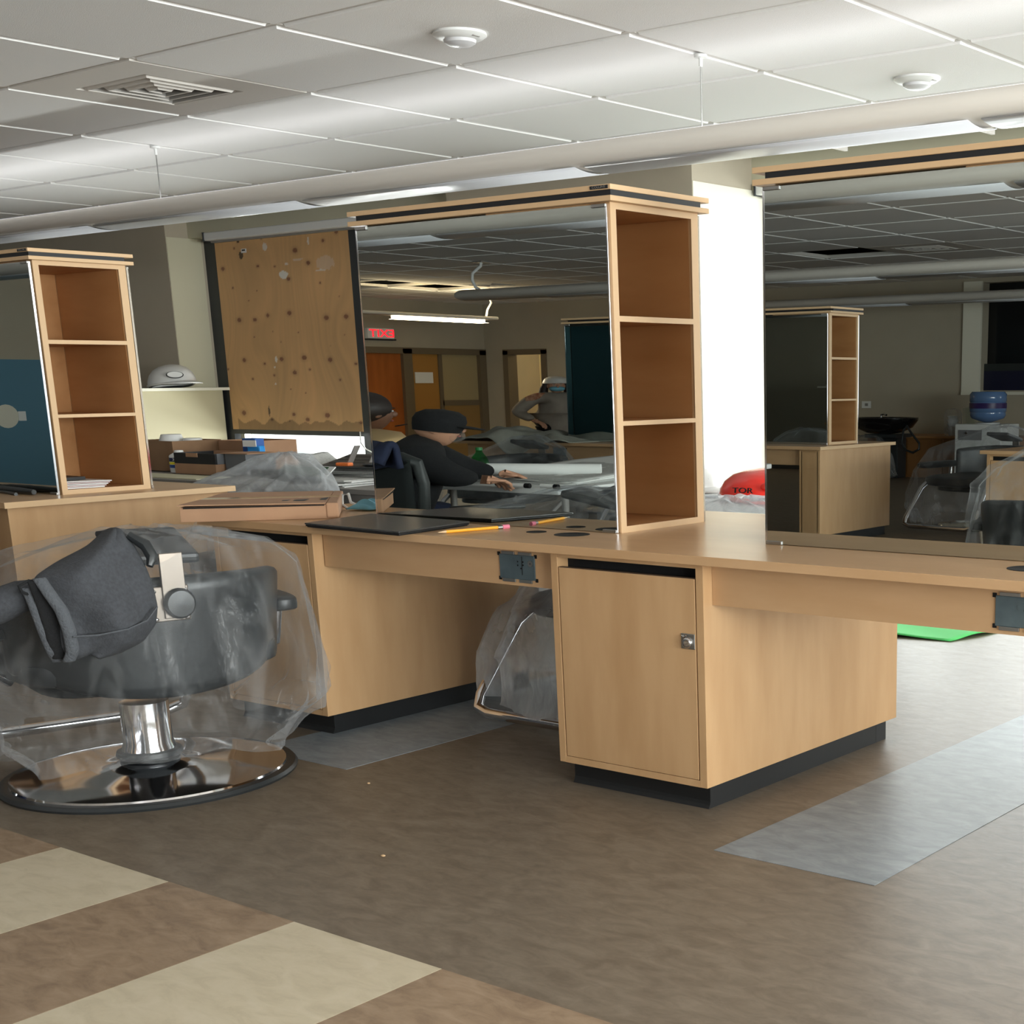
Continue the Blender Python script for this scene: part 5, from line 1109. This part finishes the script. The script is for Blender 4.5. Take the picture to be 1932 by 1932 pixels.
# grey cloth heaped on the far worktop
t = thing('drop_cloth', 'rumpled grey cloth heaped on the worktop across the aisle', 'cloth', (-10.0, -3.0, .80))
def dc(u, v):
    x = -10.75 + 1.75 * u; y = -2.50 - .75 * v
    h_ = .11 * math.exp(-((u - .45) / .26) ** 2) + .03 * math.exp(-((u - .85) / .1) ** 2)
    z = .803 + h_ * (.6 + .4 * math.sin(v * 3.1)) + .03 * noise.noise(Vector((u * 7, v * 4, 0))) + .022 * math.sin(u * 15 + v * 6 + 3 * noise.noise(Vector((u * 3, v * 3, 5))))
    if v < .16:
        z -= (.16 - v) * 1.0 * math.exp(-((u - .62) / .16) ** 2) * 1.0; y += 0.02 * (v < .1)
    return (x, y + (.03 if v < .16 else 0), max(z, .8005 if v > .1 else .60))
MB().grid(dc, 70, 34).build('sheet', M_OLIVE, t, solid=.008)

# ------------------------------------------------------------------ wash area on the back wall, seen in the right mirror
t = thing('shampoo_bowl', 'glossy black shampoo bowl with a hanging hose, reflected in the right mirror', 'sink', (-10.5, -10.6, .6))
MB().lathe([(.10, 0), (.26, .02), (.42, .09), (.50, .19), (.50, .225), (.46, .225), (.40, .15), (.2, .06), (.01, .05)], (-10.45, -10.5, .61), 36, 1, .85, cap=False).build('bowl', mat('black_ceramic', (14, 14, 16), .08, coat=.6), t)
B(-10.7, -10.9, .56, -10.2, -10.4, .61).build('bracket', M_VINYL, t); B(-10.62, -10.85, 0, -10.28, -10.6, .56).build('pedestal', M_VINYL, t, bevel=.01)
MB().tube([(-10.55, -10.6, .83), (-10.55, -10.6, .87), (-10.45, -10.5, .885), (-10.38, -10.45, .87)], .014, 8).build('faucet', M_CHROME, t)
MB().tube([(-10.02, -10.4, .72), (-9.93, -10.38, .62), (-9.80, -10.35, .50), (-9.80, -10.35, .42), (-9.90, -10.36, .37), (-10.02, -10.38, .40), (-10.10, -10.4, .50), (-10.08, -10.4, .66), (-10.02, -10.4, .74)], .016, 8).build('hose', M_VINYL, t)
film('plastic film hanging below the black shampoo bowl', frame_m((-10.6, -10.1), (0, 1)), [(.1, .1, .60, 0, 0), (.32, .2, .58, 0, 0), (.45, .3, .35, 0, 0), (.5, .35, .05, 0, 0)], seed=14, n=60)
t = thing('low_cabinet', 'low wooden cabinet along the back wall behind the shampoo bowl', 'cabinet', (-9.6, -11.2, 0))
B(-10.95, -11.78, 0, -8.5, -10.9, .55).build('body', wood('oak_dark', (150, 104, 60), (136, 92, 50)), t); B(-10.97, -11.79, .55, -8.48, -10.87, .575).build('top', M_MAPLE2, t)
for k in range(4): B(-10.90 + .61 * k, -10.9, .04, -10.33 + .61 * k, -10.885, .53).build('door', wood('oak_dark', (150, 104, 60), (136, 92, 50)), t, bevel=.002)
t = thing('water_cooler', 'white water cooler reflected under the dark window', 'water cooler', (-8.85, -10.45, 0))
B(-9.18, -10.75, 0, -8.50, -10.2, .765).build('body', M_HATW, t, bevel=.012); B(-9.12, -10.2, .56, -8.78, -10.185, .69).build('tap_recess', mat('grey_recess', (120, 120, 122), .5), t)
MB().tube([(-8.98, -10.18, .66), (-8.98, -10.14, .65)], .014, 8).build('tap', M_CHROME, t)
MB().lathe([(.16, 0), (.17, .015), (.10, .02)], (-8.84, -10.48, .765), 28).build('collar', M_HATW, t)
t = thing('water_bottle', 'blue water bottle upturned on the white cooler', 'water bottle', (-8.84, -10.48, .785))
zb_ = .786
MB().lathe([(.06, 0), (.10, .01), (.22, .05), (.245, .09), (.24, .13), (.25, .14), (.25, .25), (.24, .26), (.25, .27), (.25, .36), (.22, .395), (.02, .40)], (-8.84, -10.48, zb_), 36, 1, .94).build('body', mat('blue_bottle', (96, 126, 170), .12, coat=.3), t)
MB().lathe([(.253, .18), (.253, .25)], (-8.84, -10.48, zb_), 36, 1, .94, cap=False).build('label', mat('purple_label', (50, 30, 90), .4), t)
t = thing('cup_tube', 'clear sleeve of plastic cups on the low cabinet', 'cups', (-9.7, -11.0, .576))
MB().lathe([(.11, 0), (.12, .02), (.13, .30), (.10, .36), (.02, .38)], (-9.68, -11.1, .576), 20).build('sleeve', M_FILM, t)
for k in range(5): MB().lathe([(.06, 0), (.085, .06)], (-9.68, -11.1, .59 + k * .05), 16).build('cup', M_HATW, t)
t = thing('glass_panes', 'stack of glass panes leaning beside the water cooler', 'glass', (-9.35, -10.9, .576))
for k in range(3): MB(Matrix.Translation((-9.42 + .04 * k, -11.1, .578)) @ Matrix.Rotation(R(-6), 4, 'X')).box(-.01, -.16, 0, .0, .16, .40).build('pane', M_GLASS, t)
for nm, x, z, lb in (('switch_plate', -11.5, .99, 'white switch plate on the back wall above the shampoo bowl'), ('outlet_plate', -8.55, 1.06, 'outlet plate on the back wall right of the water cooler')):
    t = thing(nm, lb, 'outlet', (x, YB, z)); B(x - .09, YB, z - .05, x + .07, YB + .008, z + .05).build('plate', M_HATW, t, bevel=.003); B(x - .03, YB + .008, z - .02, x + .02, YB + .014, z + .02).build('rocker', M_GREYM, t)
tag(MB().tube([(-8.5, YB + .02, 1.04), (-8.56, YB + .06, .98), (-8.60, YB + .08, .85), (-8.64, YB + .05, .70)], .008, 6).build('power_cord', M_VINYL, None, origin=(-8.55, YB + .05, .7)), 'black power cord hanging right of the water cooler', 'cord')
